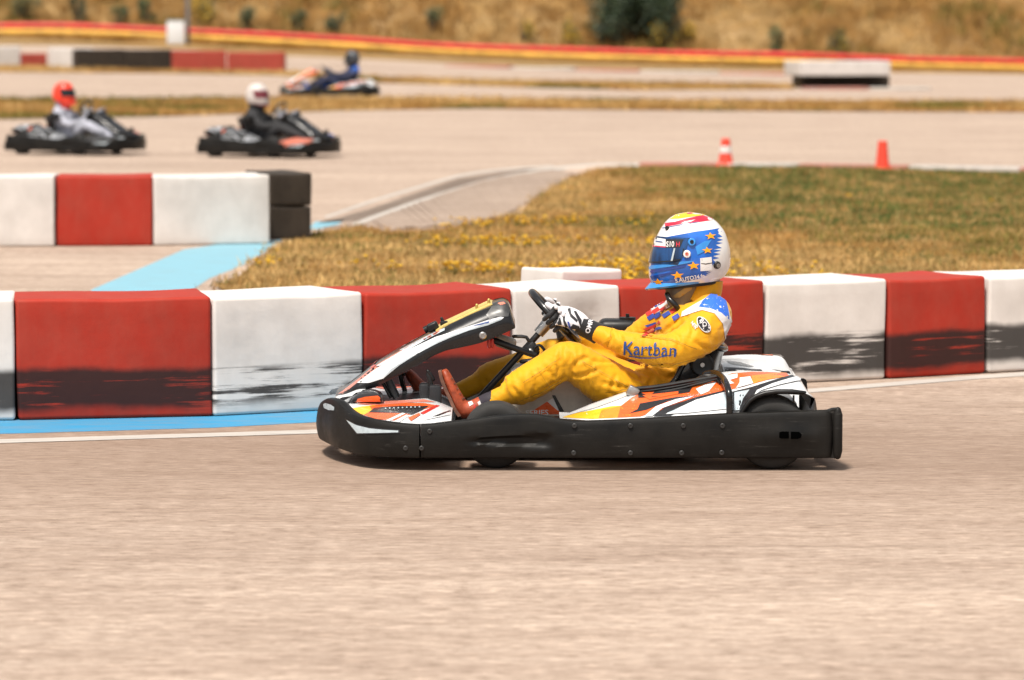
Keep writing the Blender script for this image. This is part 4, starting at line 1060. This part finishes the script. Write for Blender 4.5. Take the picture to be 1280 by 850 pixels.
limb(mb, [(824, 494, .76, .105), (798, 488, .80, .097), (768, 474, .83, .088), (735, 458, .87, .078), (707, 446, .88, .073), (690, 445, .88, .071), (668, 454, .88, .069), (640, 463, .88, .064), (615, 470, .88, .060), (606, 473.5, .88, .054), (600, 477, .88, .043), (588, 483.5, .88, .040), (574, 490, .88, .038)])
limb(mb, [(850, 458, .62, .090), (822, 476, .60, .092), (806, 488, .60, .090)])
bd = obj('body', mb, M['suit'], drv)
baked(bd, [('REMESH', dict(mode='VOXEL', voxel_size=.0078)), ('SMOOTH', dict(factor=.5, iterations=7))])
# creases of the cloth, deepest round the bent joints
def ax(a, b): return (K(*b)-K(*a)).normalized()
joints = [(K(826, 437, .40), .12, ax((884, 409, .5), (750, 417, .5)), .0042), (K(862, 424, .43), .10, ax((884, 409, .5), (822, 438, .42)), .0030), (K(712, 462, .50), .11, ax((770, 488, .5), (660, 479, .5)), .0046), (K(732, 470, .5), .09, ax((770, 488, .5), (705, 453, .5)), .0036),
          (K(790, 430, .96), .12, ax((812, 414, .9), (735, 428, .9)), .0042), (K(695, 449, .88), .12, ax((735, 462, .9), (640, 467, .9)), .0040), (K(808, 488, .56), .13, ax((770, 488, .5), (850, 455, .6)), .0050), (K(842, 462, .55), .13, Vector((.25, 0, .97)), .0046),
          (K(886, 405, .48), .08, Vector((.6, .2, -.7)), .0026), (K(648, 486, .5), .065, ax((684, 466, .5), (624, 498, .5)), .0052), (K(616, 473, .88), .065, ax((668, 459, .9), (588, 485, .9)), .0050), (K(762, 423, .49), .055, ax((800, 430, .45), (741, 415, .52)), .0036)]
me = bd.data
for v in me.vertices:
    q = v.co; o_ = 0
    w1 = noise.noise(q*7.0); w2 = noise.noise(q*19+Vector((3, 1, 7)))
    for k_, (c, r, a, am) in enumerate(joints):
        e = math.exp(-((q-c).length/r)**2)
        if e < .02: continue
        s_ = (q-c).dot(a); ph = s_*2*math.pi/(.030+.006*(k_ % 3))+6.5*w1+1.5*w2
        o_ += .8*am*e*(1-2*abs(math.sin(ph*.5))**.65)*(.55+.9*max(0, .5+w1))
    o_ += .0014*w1+.0005*w2
    v.co = q+v.normal*o_
me.update()
# individual creases: narrow grooves with a raised lip
FOLDS = [([(702, 434), (699, 455), (696, 472)], .006), ([(709, 438), (717, 458), (712, 474)], .006), ([(707, 470), (690, 480), (676, 488)], .005), ([(716, 470), (732, 468), (748, 462)], .006), ([(712, 466), (722, 452), (736, 446)], .005), ([(742, 452), (734, 472), (740, 492)], .004), ([(770, 468), (764, 488), (770, 500)], .0045), ([(752, 478), (776, 484), (796, 488)], .005),
         ([(650, 474), (655, 490), (652, 504)], .005), ([(662, 466), (668, 484), (664, 498)], .0045), ([(640, 484), (648, 494), (646, 506)], .005), ([(680, 458), (690, 470), (688, 482)], .004), ([(664, 500), (680, 494), (692, 484)], .004),
         ([(796, 458), (826, 456), (858, 457)], .005), ([(838, 412), (848, 424), (846, 440)], .004), ([(760, 411), (764, 422), (758, 434)], .004), ([(774, 417), (778, 430), (774, 440)], .004), ([(868, 428), (888, 436), (904, 428)], .005), ([(858, 396), (866, 410), (862, 426)], .004),
         ([(798, 464), (814, 472), (808, 486)], .006), ([(820, 464), (835, 472), (852, 464)], .006), ([(786, 468), (802, 476)], .005), ([(850, 398), (838, 408), (826, 418)], .005),
         ([(606, 474), (612, 484), (610, 496)], .004), ([(624, 466), (632, 478), (628, 488)], .004), ([(730, 446), (746, 452), (770, 452)], .004)]
FT = bvh(bd); n_ = len(me.vertices); CO3 = np.empty(n_*3); me.vertices.foreach_get('co', CO3); CO3 = CO3.reshape(-1, 3)
NO3 = np.array([tuple(v.normal) for v in me.vertices]); DS = np.zeros(n_)
for fpx, am in FOLDS:
    pts = []
    for x, y in [tuple(q) for q in spline(fpx, 8)]:
        loc = FT.ray_cast(CO, ray(x, y).normalized())[0]
        if loc is not None: pts.append(np.array(loc))
    if len(pts) < 3: continue
    dmin = np.full(n_, 9.0); best = np.zeros(n_)
    for i, p in enumerate(pts):
        d = np.linalg.norm(CO3-p, axis=1); up_ = d < dmin; dmin[up_] = d[up_]; best[up_] = i/(len(pts)-1)
    e = np.sin(np.clip(best*.9+.05, 0, 1)*math.pi)**.6
    DS += am*e*(-1.5*np.exp(-(dmin/.0075)**2)+.75*np.exp(-((dmin-.017)/.011)**2))
me.vertices.foreach_set('co', (CO3+NO3*DS[:, None]).ravel()); me.update()
# printed panels and lettering
BT = bvh(bd)
BP = [('p', [(868, 381), (884, 372), (897, 372), (908, 382), (915, 404), (917, 440), (906, 446), (906, 424), (903, 405), (893, 392), (878, 388), (865, 392), (852, 396), (853, 390)], M['suitw'], 3),
      ('p', [(874, 384), (879, 376), (894, 363), (903, 367), (907, 376), (910, 388), (911, 400), (901, 391), (888, 386)], M['suitb'], 3),
      ('p', [(812, 382), (826, 374), (838, 370), (840, 378), (828, 388), (816, 394)], M['suitw'], 3)]
for (x, y, c) in [(812, 391, 'redc'), (814, 396, 'bluec'), (820, 388, 'redc'), (822, 394, 'bluec'), (830, 386, 'redc'), (833, 393, 'bluec'), (842, 388, 'redc'), (845, 396, 'bluec'), (822, 380, 'bluec'), (828, 377, 'redc'), (836, 382, 'amber')]:
    BP.append(('p', [(x-5, y+1), (x+3, y-4), (x+6, y), (x-2, y+5)], M[c], 3))
for (x, y, c, wd_) in [(815, 405, 'bluec', 9), (812, 409, 'redc', 8), (820, 411, 'bluec', 9), (810, 414, 'redc', 9), (817, 417, 'amber', 6), (814, 412, 'pink', 5), (808, 418, 'redc', 6), (822, 404, 'redc', 5)]:
    BP.append(('p', [(x-wd_, y+2.5), (x+wd_*.6, y-2.5), (x+wd_, y-.5), (x-wd_*.5, y+4)], M[c], 3))
BP += [('t', ('Kartban', 778.5, 442.5, 22.5, (1, .045), .006, .04, .92), M['navy']),
       ('p', [(786, 444.5), (800, 447.2), (820, 447.6), (842, 443.2), (842, 442.4), (820, 446.2), (800, 445.8), (787, 443.3)], M['navy'], 3)]
oc = (879, 406.5)
def ov(a, b, rot=.9): return [(oc[0]+a*math.cos(t)*math.cos(rot)-b*math.sin(t)*math.sin(rot), oc[1]+a*math.cos(t)*math.sin(rot)+b*math.sin(t)*math.cos(rot)) for t in [i*math.pi/10 for i in range(20)]]
BP += [('p', ov(11, 6.4), M['suitw'], 3), ('p', ov(10, 5.4), M['blackv'], 3), ('t', ('BQ', 873.6, 402.0, 7.6, (.62, .8), .02, 0, 1.0), M['suitw']), ('t', ('MIR', 863.5, 404.5, 6.2, (.62, .8), .02), M['suitw'])]
# seams
def seam(pts, wd_=.45): return ('p', [(x, y-wd_) for x, y in pts]+[(x, y+wd_) for x, y in pts[::-1]], M['seam'], 3)
M['seam'] = plain('seam_thread', (.34, .17, .01), .7)
BP += [seam([(766, 408), (764, 418), (760, 433)]), seam([(800, 421), (840, 425), (870, 436)], .35), seam([(728, 452), (745, 462), (770, 476), (790, 486)], .35), seam([(655, 478), (680, 462), (702, 446)], .35), seam([(650, 500), (680, 488), (700, 476), (704, 470)], .5), seam([(772, 446), (800, 456), (840, 455), (880, 444)], .35), seam([(757, 490), (790, 487)], .35), seam([(744, 456), (740, 474), (744, 492)], .35), seam([(672, 460), (682, 476), (690, 490)], .35)]
print_on(bd, BP, None, BT, .0030, 1.6)
# collar and neck
mb = MB(); ell(mb, [(874, 378, YC-.01, .070, .084, 0), (878, 369, YC-.01, .072, .082, 0), (881, 360, YC-.01, .070, .078, 0), (882, 350, YC-.01, .069, .074, 0)]); obj('collar', mb, M['suit'], drv)
mb = MB(); ell(mb, [(852, 384, YC-.01, .05, .07, 0), (852, 374, YC-.01, .062, .075, 0), (853, 364, YC-.01, .068, .085, 0), (856, 352, YC-.01, .07, .09, 0)]); nk = obj('balaclava', mb, M['balac'], drv)
print_on(nk, [('p', [(842, 369.5), (860, 357), (864.5, 356.5), (864.5, 361), (850, 371.5), (844, 372)], M['strap'], 3)], off0=.004)
mb = MB(); mb.tube([K(*p) for p in spline([(834, 368, .60), (837, 374, .575), (843, 380, .565), (847, 385, .57)], 4)], .011, 10, 0, True); obj('breathing_hose', mb, M['blackgloss'], drv)

# ---- helmet
HY = YC-.01
HR = [(858, 265.2, 863, 265.2, .012), (847, 267.2, 876, 267, .052), (839, 271, 886.5, 270.8, .075), (832, 277, 896, 277, .094), (825, 287, 905, 288, .113), (820, 297, 909.5, 299, .123), (816, 310, 912.8, 313, .129), (813, 322, 913, 325.5, .131), (811.2, 333, 911, 336, .129), (811.4, 344, 905.5, 345, .122), (813.5, 353, 900.5, 348.4, .113), (816, 357.5, 899, 350, .104), (822, 358, 893, 350, .092), (836, 356, 880, 350, .06)]
HRs = spline(HR, 4)
def hring(r, nx_=0.0, n=56):
    a = K(r[0], r[1], HY); b = K(r[2], r[3], HY); c = (a+b)/2; ax = (a-b)/2; w_ = r[4]; out = []
    for k in range(n):
        t = 2*math.pi*k/n; ct, st = math.cos(t), math.sin(t)
        e = 2/2.25; out.append(c+ax*(1+nx_)*(abs(ct)**e*(1 if ct > 0 else -1))+Vector((0, 1, 0))*(w_*(1+nx_*1.0))*(abs(st)**e*(1 if st > 0 else -1)))
    return out
mb = MB(); mb.loft([hring(r) for r in HRs]); hel = obj('helmet', mb, [M['hwhite']], drv, 60)
def hp_(zx, zy): return (790+zx*.14113, 255+zy*.14113)
def star(cx, cy, r, stretch=1.5, rot=0):
    pts = []
    for i in range(10):
        a = R(-90+36*i)+rot; q = r if i % 2 == 0 else r*.42; pts.append((cx+q*math.cos(a)*stretch, cy+q*math.sin(a)))
    return pts
bluez = [hp_(*p) for p in [(250, 303), (400, 275), (560, 245), (690, 228), (775, 214), (757, 236), (797, 243), (762, 262), (800, 290), (752, 300), (806, 318), (748, 335), (803, 345), (742, 362), (795, 390), (722, 402), (788, 412), (722, 430), (782, 442), (716, 462), (772, 478), (716, 492), (735, 510), (700, 560), (650, 598), (700, 588), (648, 612), (700, 602), (650, 628), (688, 622), (640, 640), (600, 660), (330, 716), (240, 735), (180, 722), (152, 650), (143, 560), (150, 520), (190, 330)]]
HP = [('p', bluez, M['hblue'], 3),
      ('p', [hp_(*p) for p in [(250, 210), (290, 168), (380, 158), (480, 130), (620, 100), (690, 118), (735, 140), (600, 160), (430, 178)]], M['hred'], 3),
      ('p', [hp_(*p) for p in [(335, 135), (390, 95), (500, 72), (600, 80), (650, 100), (540, 112), (420, 130)]], M['hyel'], 3),
      ('p', [hp_(*p) for p in [(480, 84), (520, 76), (545, 82), (505, 92)]], M['hred'], 3),
      ('p', [hp_(*p) for p in [(268, 212), (440, 182), (590, 157), (590, 161), (440, 187), (270, 217)]], M['hdark'], 3),
      ('p', [hp_(*p) for p in [(430, 175), (480, 155), (560, 140), (520, 160)]], M['hwhite'], 3),
      ('p', [hp_(*p) for p in [(160, 590), (330, 565), (480, 540), (470, 556), (330, 585), (170, 612)]], M['hdark'], 3),
      ('p', [hp_(*p) for p in [(165, 640), (300, 612), (400, 590), (330, 622), (180, 668)]], M['hdark'], 3),
      ('p', [hp_(*p) for p in [(560, 380), (640, 330), (700, 320), (640, 420), (580, 450)]], M['hlight'], 3),
      ('p', [hp_(*p) for p in [(150, 545), (300, 535), (440, 508), (560, 500), (500, 522), (330, 555), (160, 580)]], M['hlight'], 3)]
for (zx, zy, r) in [(693, 285, 33), (665, 410, 32), (545, 545, 38), (405, 630, 38), (238, 688, 32)]:
    cx, cy = hp_(zx, zy); HP.append(('p', star(cx, cy, r*.1411, 1.55, -.12), M['star'], 2))
HP += [('p', [hp_(*p) for p in [(602, 480), (700, 468), (708, 585), (605, 592)]], M['hwhite'], 3), ('t', ('1', *hp_(612, 505), 4.2, (1, -.1)), M['navy']), ('p', [hp_(*p) for p in [(610, 522), (650, 526), (715, 516), (715, 522), (650, 534), (610, 528)]], M['blackv'], 3), ('t', ('S.AUTO34.fe', *hp_(388, 692), 6.6, (1, -.19), .02, 0, 1.02), M['hwhite'])]
HB = bvh(hel); print_on(hel, HP, mirror=HY, tree=HB, off0=.0008)
# visor with printed strip
lo = next(i for i, r in enumerate(HRs) if r[1] > 294); hi = next(i for i, r in enumerate(HRs) if r[1] > 327.5)
mb = MB(); rings = []
for i in range(lo, hi+1):
    t = (i-lo)/(hi-lo); full = hring(HRs[i], .028, 112); inn = hring(HRs[i], .006, 112)
    kk_ = 27-4*t; pick = [kk_*(j-26)/26 for j in range(53)]      # rear lower corner sweeps forward and up
    def at(rg, q): f = math.floor(q); return rg[f % 112].lerp(rg[(f+1) % 112], q-f)
    rings.append([at(full, q) for q in pick]+[at(inn, q) for q in pick[::-1]])
mb.loft(rings); vis = obj('visor', mb, [M['visor']], hel, 40)
VP = [('p', [hp_(*p) for p in [(175, 312), (205, 296), (300, 312), (300, 385), (180, 372)]], M['hwhite'], 3), ('p', [hp_(*p) for p in [(186, 366), (300, 376), (300, 386), (184, 376)]], M['hred'], 3), ('p', [hp_(*p) for p in [(300, 312), (458, 312), (425, 385), (300, 388)]], M['blackv'], 3),
      ('t', ('S10', *hp_(303, 379), 9.6, (1, -.02), .02, .1, .72), M['hwhite']), ('t', ('H', *hp_(389, 376), 8.0, (1, -.02), .02, .1, .85), M['hred']), ('t', ('arai', *hp_(215, 340), 3.2, (1, .06)), M['navy'])]
VP = VP[:-1]+[('p', [hp_(*p) for p in [(146, 512), (240, 508), (340, 500), (440, 484), (446, 492), (340, 510), (240, 518), (146, 524)]], M['blackv'], 1.5), ('p', [hp_(*p) for p in [(452, 392), (462, 396), (452, 486), (438, 494)]], M['blackv'], 1.5), ('p', [hp_(*p) for p in [(345, 505), (372, 392), (386, 392), (362, 502)]], M['paleblue'], 1.5), ('p', [hp_(*p) for p in [(215, 326), (275, 334), (275, 342), (215, 334)]], M['navy'], 3)]
print_on(vis, VP, None, bvh(vis), .0012)
def disc(px, py, r, mat, name, parent, d=.008, sq=1.0, tree=HB):
    for far in (0, 1):
        dd = ray(px, py).normalized(); loc, nor, i, ds = tree.ray_cast(CO, dd)
        if loc is None: return
        c = loc; 
        if far: c = Vector((c.x, 2*HY-c.y, c.z)); nor = Vector((nor.x, -nor.y, nor.z))
        x = nor.orthogonal().normalized(); y = nor.cross(x); n = 24; mb = MB()
        mb.loft([[c+nor*h+(x*math.cos(2*math.pi*i/n)+y*math.sin(2*math.pi*i/n))*q for i in range(n)] for q, h in [(r, -.003), (r, d*.6), (r*.85, d), (r*.5, d), (r*.42, d*.6), (.0005, d*.6)]])
        obj(name, mb, mat, parent)
disc(*hp_(750, 540), .0155, M['blackv'], 'helmet_vent', hel, .010); disc(*hp_(752, 542), .009, M['steel'], 'vent_centre', hel, .0125)
disc(*hp_(530, 338), .016, M['hlight'], 'visor_pivot', hel, .010); disc(*hp_(530, 340), .008, M['blackv'], 'pivot_screw', hel, .013)
disc(*hp_(487, 443), .0155, M['hwhite'], 'visor_tab', hel, .009); disc(*hp_(487, 443), .008, M['pink'], 'tab_badge', hel, .011)
disc(*hp_(315, 216), .009, M['blackv'], 'brow_vent', hel, .008)
# chin spoiler and dark edge trim
mb = MB(); rings = []
k0 = next(i for i, r in enumerate(HRs) if r[1] > 352.0)
a = hring(HRs[k0], 0.0, 56); b = hring(HRs[k0+3], .0, 56)
for j in list(range(-17, 18)):
    t = 1-abs(j)/17.0; u = a[j]; v = b[j]; out = Vector((-1, 0, -.42))*(.022*t**.7+.002)
    rings.append([u+(u-v)*.1, u+out+Vector((0, 0, -.016*t)), v+out*.9+Vector((0, 0, -.010*t)), v])
mb.loft(rings); obj('chin_spoiler', mb, M['hlight'], hel)
mb = MB(); kk = HRs[-9]; mb.tube([p+Vector((0, 0, -.004)) for p in hring(HRs[k0+5], .0, 40)], .007, 8, 0, False, True); obj('edge_trim', mb, M['black'], hel)

# ---- gloves: palm, four fingers curled round the rim, thumb; printed back
def glove(far):
    s_ = -1 if not far else 1            # outward direction along Y
    out = Vector((0, s_, 0)); Np = wp(R(270) if not far else R(90))
    t = -tv; n = nv_                      # t: up along the rim
    wr = K(738, 412.5, .522) if not far else K(706, 410, .84)
    gl = bpy.data.objects
    mbw = MB()
    kc = Np+n*.026+out*.030+t*.004       # middle of the knuckle row
    mid = (wr+kc)/2+n*.012+out*.008
    rings = []
    d0 = (kc-wr).normalized()
    for i, (c, hw, th) in enumerate([(wr, .027, .024), (wr.lerp(mid, .5)+n*.004, .033, .024), (mid, .041, .022), (mid.lerp(kc, .6)+n*.004, .044, .019), (kc, .043, .014), (kc-n*.006+out*.006, .040, .009)]):
        x = (t-d0*t.dot(d0)).normalized(); y = d0.cross(x).normalized()
        rings.append([c+x*hw*math.copysign(abs(math.cos(q))**.8, math.cos(q))+y*th*math.sin(q) for q in [2*math.pi*k/20 for k in range(20)]])
    rings = [[Vector(p) for p in r] for r in np.array(spline([np.array([tuple(p) for p in r]) for r in rings], 3))]
    mbw.loft(rings)
    g = obj('glove', mbw, M['glovew'], drv)
    baked(g, [('SUBSURF', dict(levels=1))])
    lens = [.86, 1.0, .96, .78]
    for k in range(4):
        o = t*((1.5-k)*.0205+.003); L_ = lens[k]
        ch = [kc+o+n*.004-out*.002, Np+o+n*.010+out*.031, Np+o-n*.006+out*.033, Np+o-n*.026+out*.020, Np+o-n*.031+out*.002, Np+o-n*.024-out*.014*L_]
        m2 = MB(); c2 = [tuple(c) for c in ch]; pp = spline(c2, 4); m2.tube([Vector(p) for p in pp], [.0108-.003*i/len(pp) for i in range(len(pp))], 12, 0, True)
        f = obj('finger', m2, M['gloveb'], g)
        m3 = MB()
        kn = kc+o+n*.012+out*.012; m3.rbox(kn, (.016, .016, .016), .006, 3); obj('knuckle_guard', m3, M['glovew'], f)
    m2 = MB(); pp = spline([tuple(c) for c in (wr.lerp(kc, .45)+t*.030-out*.012, wr.lerp(kc, .8)+t*.045-out*.016, Np+t*.050+n*.022-out*.002, Np+t*.066+n*.018-out*.012)], 4)
    m2.tube([Vector(p) for p in pp], [.016-.005*i/len(pp) for i in range(len(pp))], 12, 0, True); obj('thumb', m2, M['glovew'], g)
    m2 = MB(); ax = (wr-kc).normalized(); m2.tube([wr-ax*.050, wr-ax*.03, wr-ax*.005, wr+ax*.022, wr+ax*.036], [.038, .039, .0395, .041, .043], 20); cu = obj('cuff', m2, M['gloveb'], g)
    if not far:
        print_on(cu, [('t', ('OMR', 736.5, 417, 8.0, (.28, -.96), .03), M['glovew'])], None, bvh(cu), .002)
        print_on(g, [('p', [(703, 391), (707, 391), (706, 400), (712, 412), (708, 413), (704, 402)], M['blackv'], 2), ('p', [(709, 386), (713, 385), (714, 392), (722, 400), (721, 403), (713, 396)], M['blackv'], 2), ('p', [(717, 389), (720, 389), (727, 400), (726, 410), (723, 402)], M['blackv'], 2), ('p', [(709, 402), (711, 402), (716, 414), (713, 416)], M['bluec'], 2), ('p', [(690, 388), (694, 386), (699, 391), (702, 404), (703, 414), (698, 413), (694, 402)], M['gloveb'], 2), ('p', [(716, 405), (724, 408), (725, 416), (715, 419), (708, 416)], M['gloveb'], 2)], None, bvh(g), .0012)
glove(False); glove(True)

# ---- shoes
def shoe(pts, top, mats):
    mb = MB()
    ell(mb, pts, 20); ell(mb, top, 18)
    o = obj('shoe', mb, mats, drv); baked(o, [('REMESH', dict(mode='VOXEL', voxel_size=.006)), ('SMOOTH', dict(factor=.5, iterations=3))])
    return o
ns = shoe([(582, 516, .50, .026, .030, 0), (577, 510, .50, .030, .034, 0), (572, 500, .50, .028, .037, 0), (565.5, 486, .50, .023, .041, 0), (560, 474, .50, .020, .040, 0), (556.5, 465.5, .50, .016, .032, 0), (555.5, 461.5, .50, .010, .02, 0)],
          [(578, 512, .50, .036, .034, 0), (588, 512, .50, .035, .034, 0), (597, 508.5, .50, .035, .036, 0), (606, 504, .50, .036, .037, 0)], M['shoe'])
print_on(ns, [('p', [(549, 463), (551.5, 462), (556, 478), (566, 500), (573, 516), (571, 520), (563, 504), (553, 480)], M['sole'], 2), ('p', [(592, 506), (594, 505), (596, 519), (593, 519)], M['redv'], 2), ('p', [(585, 503), (590, 501.5), (592, 505), (587, 508)], M['suitw'], 2), ('p', [(597, 503), (600, 501), (603, 509), (600, 510)], M['suitw'], 2)] +
         [('p', [(563+i*3.4, 473+i*6.4), (568+i*3.0, 471+i*6.4), (568.6+i*3.0, 472.4+i*6.4), (563.6+i*3.4, 474.4+i*6.4)], M['sole'], 2) for i in range(5)], None, bvh(ns), .0012)
mb = MB(); sl = [(548.5, 464), (550.5, 473), (555, 485), (561, 498), (567, 511), (573, 520)]; rings = []
for x, y in spline(sl, 4):
    p = K(x+1.5, y, .50); hwid = .038; rings.append([p+Vector((-.006, -hwid, .0)), p+Vector((-.008, hwid, .0)), p+Vector((.006, hwid, .004)), p+Vector((.006, -hwid, .004))])
mb.loft(rings); obj('sole', mb, M['sole'], ns)
mb = MB(); limb(mb, [(603, 506, .50, .037), (612, 502, .50, .038), (622, 498, .5, .036)]); obj('sock', mb, M['sock'], drv)
fs_ = shoe([(541, 500, .88, .030, .032, 0), (535, 496, .88, .034, .036, 0), (528, 488, .88, .032, .039, 0), (520, 478, .88, .026, .042, 0), (513, 468.5, .88, .021, .038, 0), (509.5, 463, .88, .014, .028, 0)],
           [(538, 497, .88, .034, .034, 0), (549, 498, .88, .038, .037, 0), (560, 496, .88, .039, .039, 0), (571, 492, .88, .038, .039, 0)], M['shoe'])

# ================================================================== THE OTHER KARTS (copies of the built kart and driver, repainted per object)
bpy.context.view_layer.update()
SKIP = {'screw', 'screw_head', 'pod_cables', 'pod_clip', 'pod_latch', 'bumper_bracket', 'fairing_bolt', 'board_clip', 'action_camera', 'red_tab', 'cable', 'brake_rod', 'bolt', 'helmet_vent', 'vent_centre', 'visor_tab', 'tab_badge', 'brow_vent', 'pivot_screw', 'visor_pivot', 'breathing_hose', 'knuckle_guard', 'edge_trim', 'sock'}
def kind_of(n): return n.split('.')[0]
def copy_tree(o, root, parent, look):
    for ch in [c for c in o.children]:
        k = kind_of(ch.name)
        if k in SKIP: continue
        c = ch.copy(); c.name = k; COL.objects.link(c); c.parent = parent; c.matrix_parent_inverse = ch.matrix_parent_inverse.copy()
        lk = look.get(k)
        if lk:
            for i, sl in enumerate(c.material_slots):
                nm = ch.data.materials[i].name
                m = lk.get(nm, lk.get('*')) if isinstance(lk, dict) else lk
                if m is not None: sl.link = 'OBJECT'; sl.material = m
        if k == 'front_fairing' and look.get('low'): c.scale = (1, 1, .84)
        copy_tree(ch, root, c, look)
DOFF = DHOME-KHOME
def other(g, rz, klabel, dlabel, look, ks=1.0, ds=1.0):
    r = kart.copy(); r.name = 'racing_kart'; COL.objects.link(r); r.location = g; r.rotation_euler = (0, 0, rz); r['label'] = klabel; r.scale = (ks, ks, 1.06 if ks < 1 else 1)
    copy_tree(kart, r, r, look)
    d = drv.copy(); d.name = 'person'; COL.objects.link(d); d.location = g+Matrix.Rotation(rz, 3, 'Z') @ Vector((DOFF.x*ks-(.12 if ks < 1 else 0), DOFF.y*ks, DOFF.z*(1.06 if ks < 1 else 1))); d.scale = (ds, ds, ds); d.rotation_euler = (0, 0, rz); d['label'] = dlabel
    copy_tree(drv, d, d, look)
GREY = plain('grey_cloth', (.36, .37, .43), .8, var=.5, scale=9); BLK = plain('black_cloth', (.018, .018, .02), .8)
FLU = plain('fluorescent_red_helmet', (.85, .055, .025), .3); WHT = plain('white_helmet', (.58, .53, .50), .4); DKR = plain('dark_red_visor', (.14, .02, .03), .3)
DGR = plain('dark_grey_helmet', (.06, .065, .075), .35); BLU = plain('blue_cloth_print', (.02, .10, .42), .8); NVY = plain('navy_cloth', (.02, .025, .06), .8)
GRP = plain('grey_swirl', (.30, .31, .33), .45, var=.7, scale=5)
ORG = M['orange']
pods_grey = {'*': GRP, 'orange_vinyl': M['rim'], 'amber_vinyl': GRP, 'yellow_vinyl': GRP, 'black_vinyl': M['black'], 'white_gloss': GRP, 'pale_blue_grey_vinyl': M['rim']}
dark = {'*': M['blackgloss'], 'pale_blue_grey_vinyl': M['frame'], 'pale_red_vinyl': M['blackgloss']}
def hl(c): return {'*': c}
lookA = {'low': 1, 'side_pod': pods_grey, 'front_fairing': dark, 'nose_panel': {'*': M['rim']}, 'nose_hump': {'*': M['redv']}, 'nose_crest': {'*': M['black']}, 'number_board': {'*': M['black']}, 'engine_cover': {'*': ORG}, 'fuel_tank': {'*': M['tank']},
         'body': hl(GREY), 'collar': hl(GREY), 'helmet': hl(FLU), 'chin_spoiler': hl(FLU), 'visor': hl(M['blackgloss']), 'balaclava': hl(FLU), 'glove': hl(GREY), 'thumb': hl(GREY), 'shoe': hl(BLK), 'sole': hl(BLK)}
lookB = {'low': 1, 'side_pod': pods_grey, 'front_fairing': dark, 'nose_panel': {'*': M['pink']}, 'nose_hump': {'*': BLU}, 'nose_crest': {'*': M['black']}, 'number_board': {'*': M['black']}, 'engine_cover': {'*': ORG}, 'fuel_tank': {'*': M['tank']},
         'body': hl(BLK), 'collar': hl(BLK), 'helmet': hl(WHT), 'chin_spoiler': hl(DKR), 'visor': hl(DKR), 'balaclava': hl(BLK), 'glove': hl(GREY), 'thumb': hl(GREY), 'shoe': hl(BLK), 'sole': hl(BLK)}
lookC = {'front_fairing': {'black_gloss': M['orange'], 'pale_red_vinyl': M['white'], 'pale_blue_grey_vinyl': M['yellow']}, 'body': {'*': NVY, 'yellow_race_suit': NVY, 'white_cloth': BLU, 'blue_cloth': BLU}, 'collar': hl(NVY), 'helmet': hl(DGR), 'chin_spoiler': hl(DGR), 'visor': hl(M['blackgloss']), 'balaclava': hl(NVY), 'shoe': hl(BLU), 'fuel_tank': {'*': M['suitb']}, 'glove': hl(NVY), 'thumb': hl(NVY)}
gA_, gB_, gC_ = G(101, 192.5), G(343, 196), G(413, 121.5)
other(gA_, math.pi-R(28), 'black kart with grey side pods at far left, driven by the red-helmeted person', 'driver with a bright red helmet and grey suit in the leftmost kart', lookA, .80, .93)
other(gB_, math.pi-R(30), 'black kart with grey side pods and a pink and blue nose', 'driver in black with a white helmet and dark red visor', lookB, .80, .93)
other(gC_, R(0), 'most distant kart, white and orange, running left beside the grass strip', 'driver in dark blue with a dark grey helmet in the most distant kart', lookC)
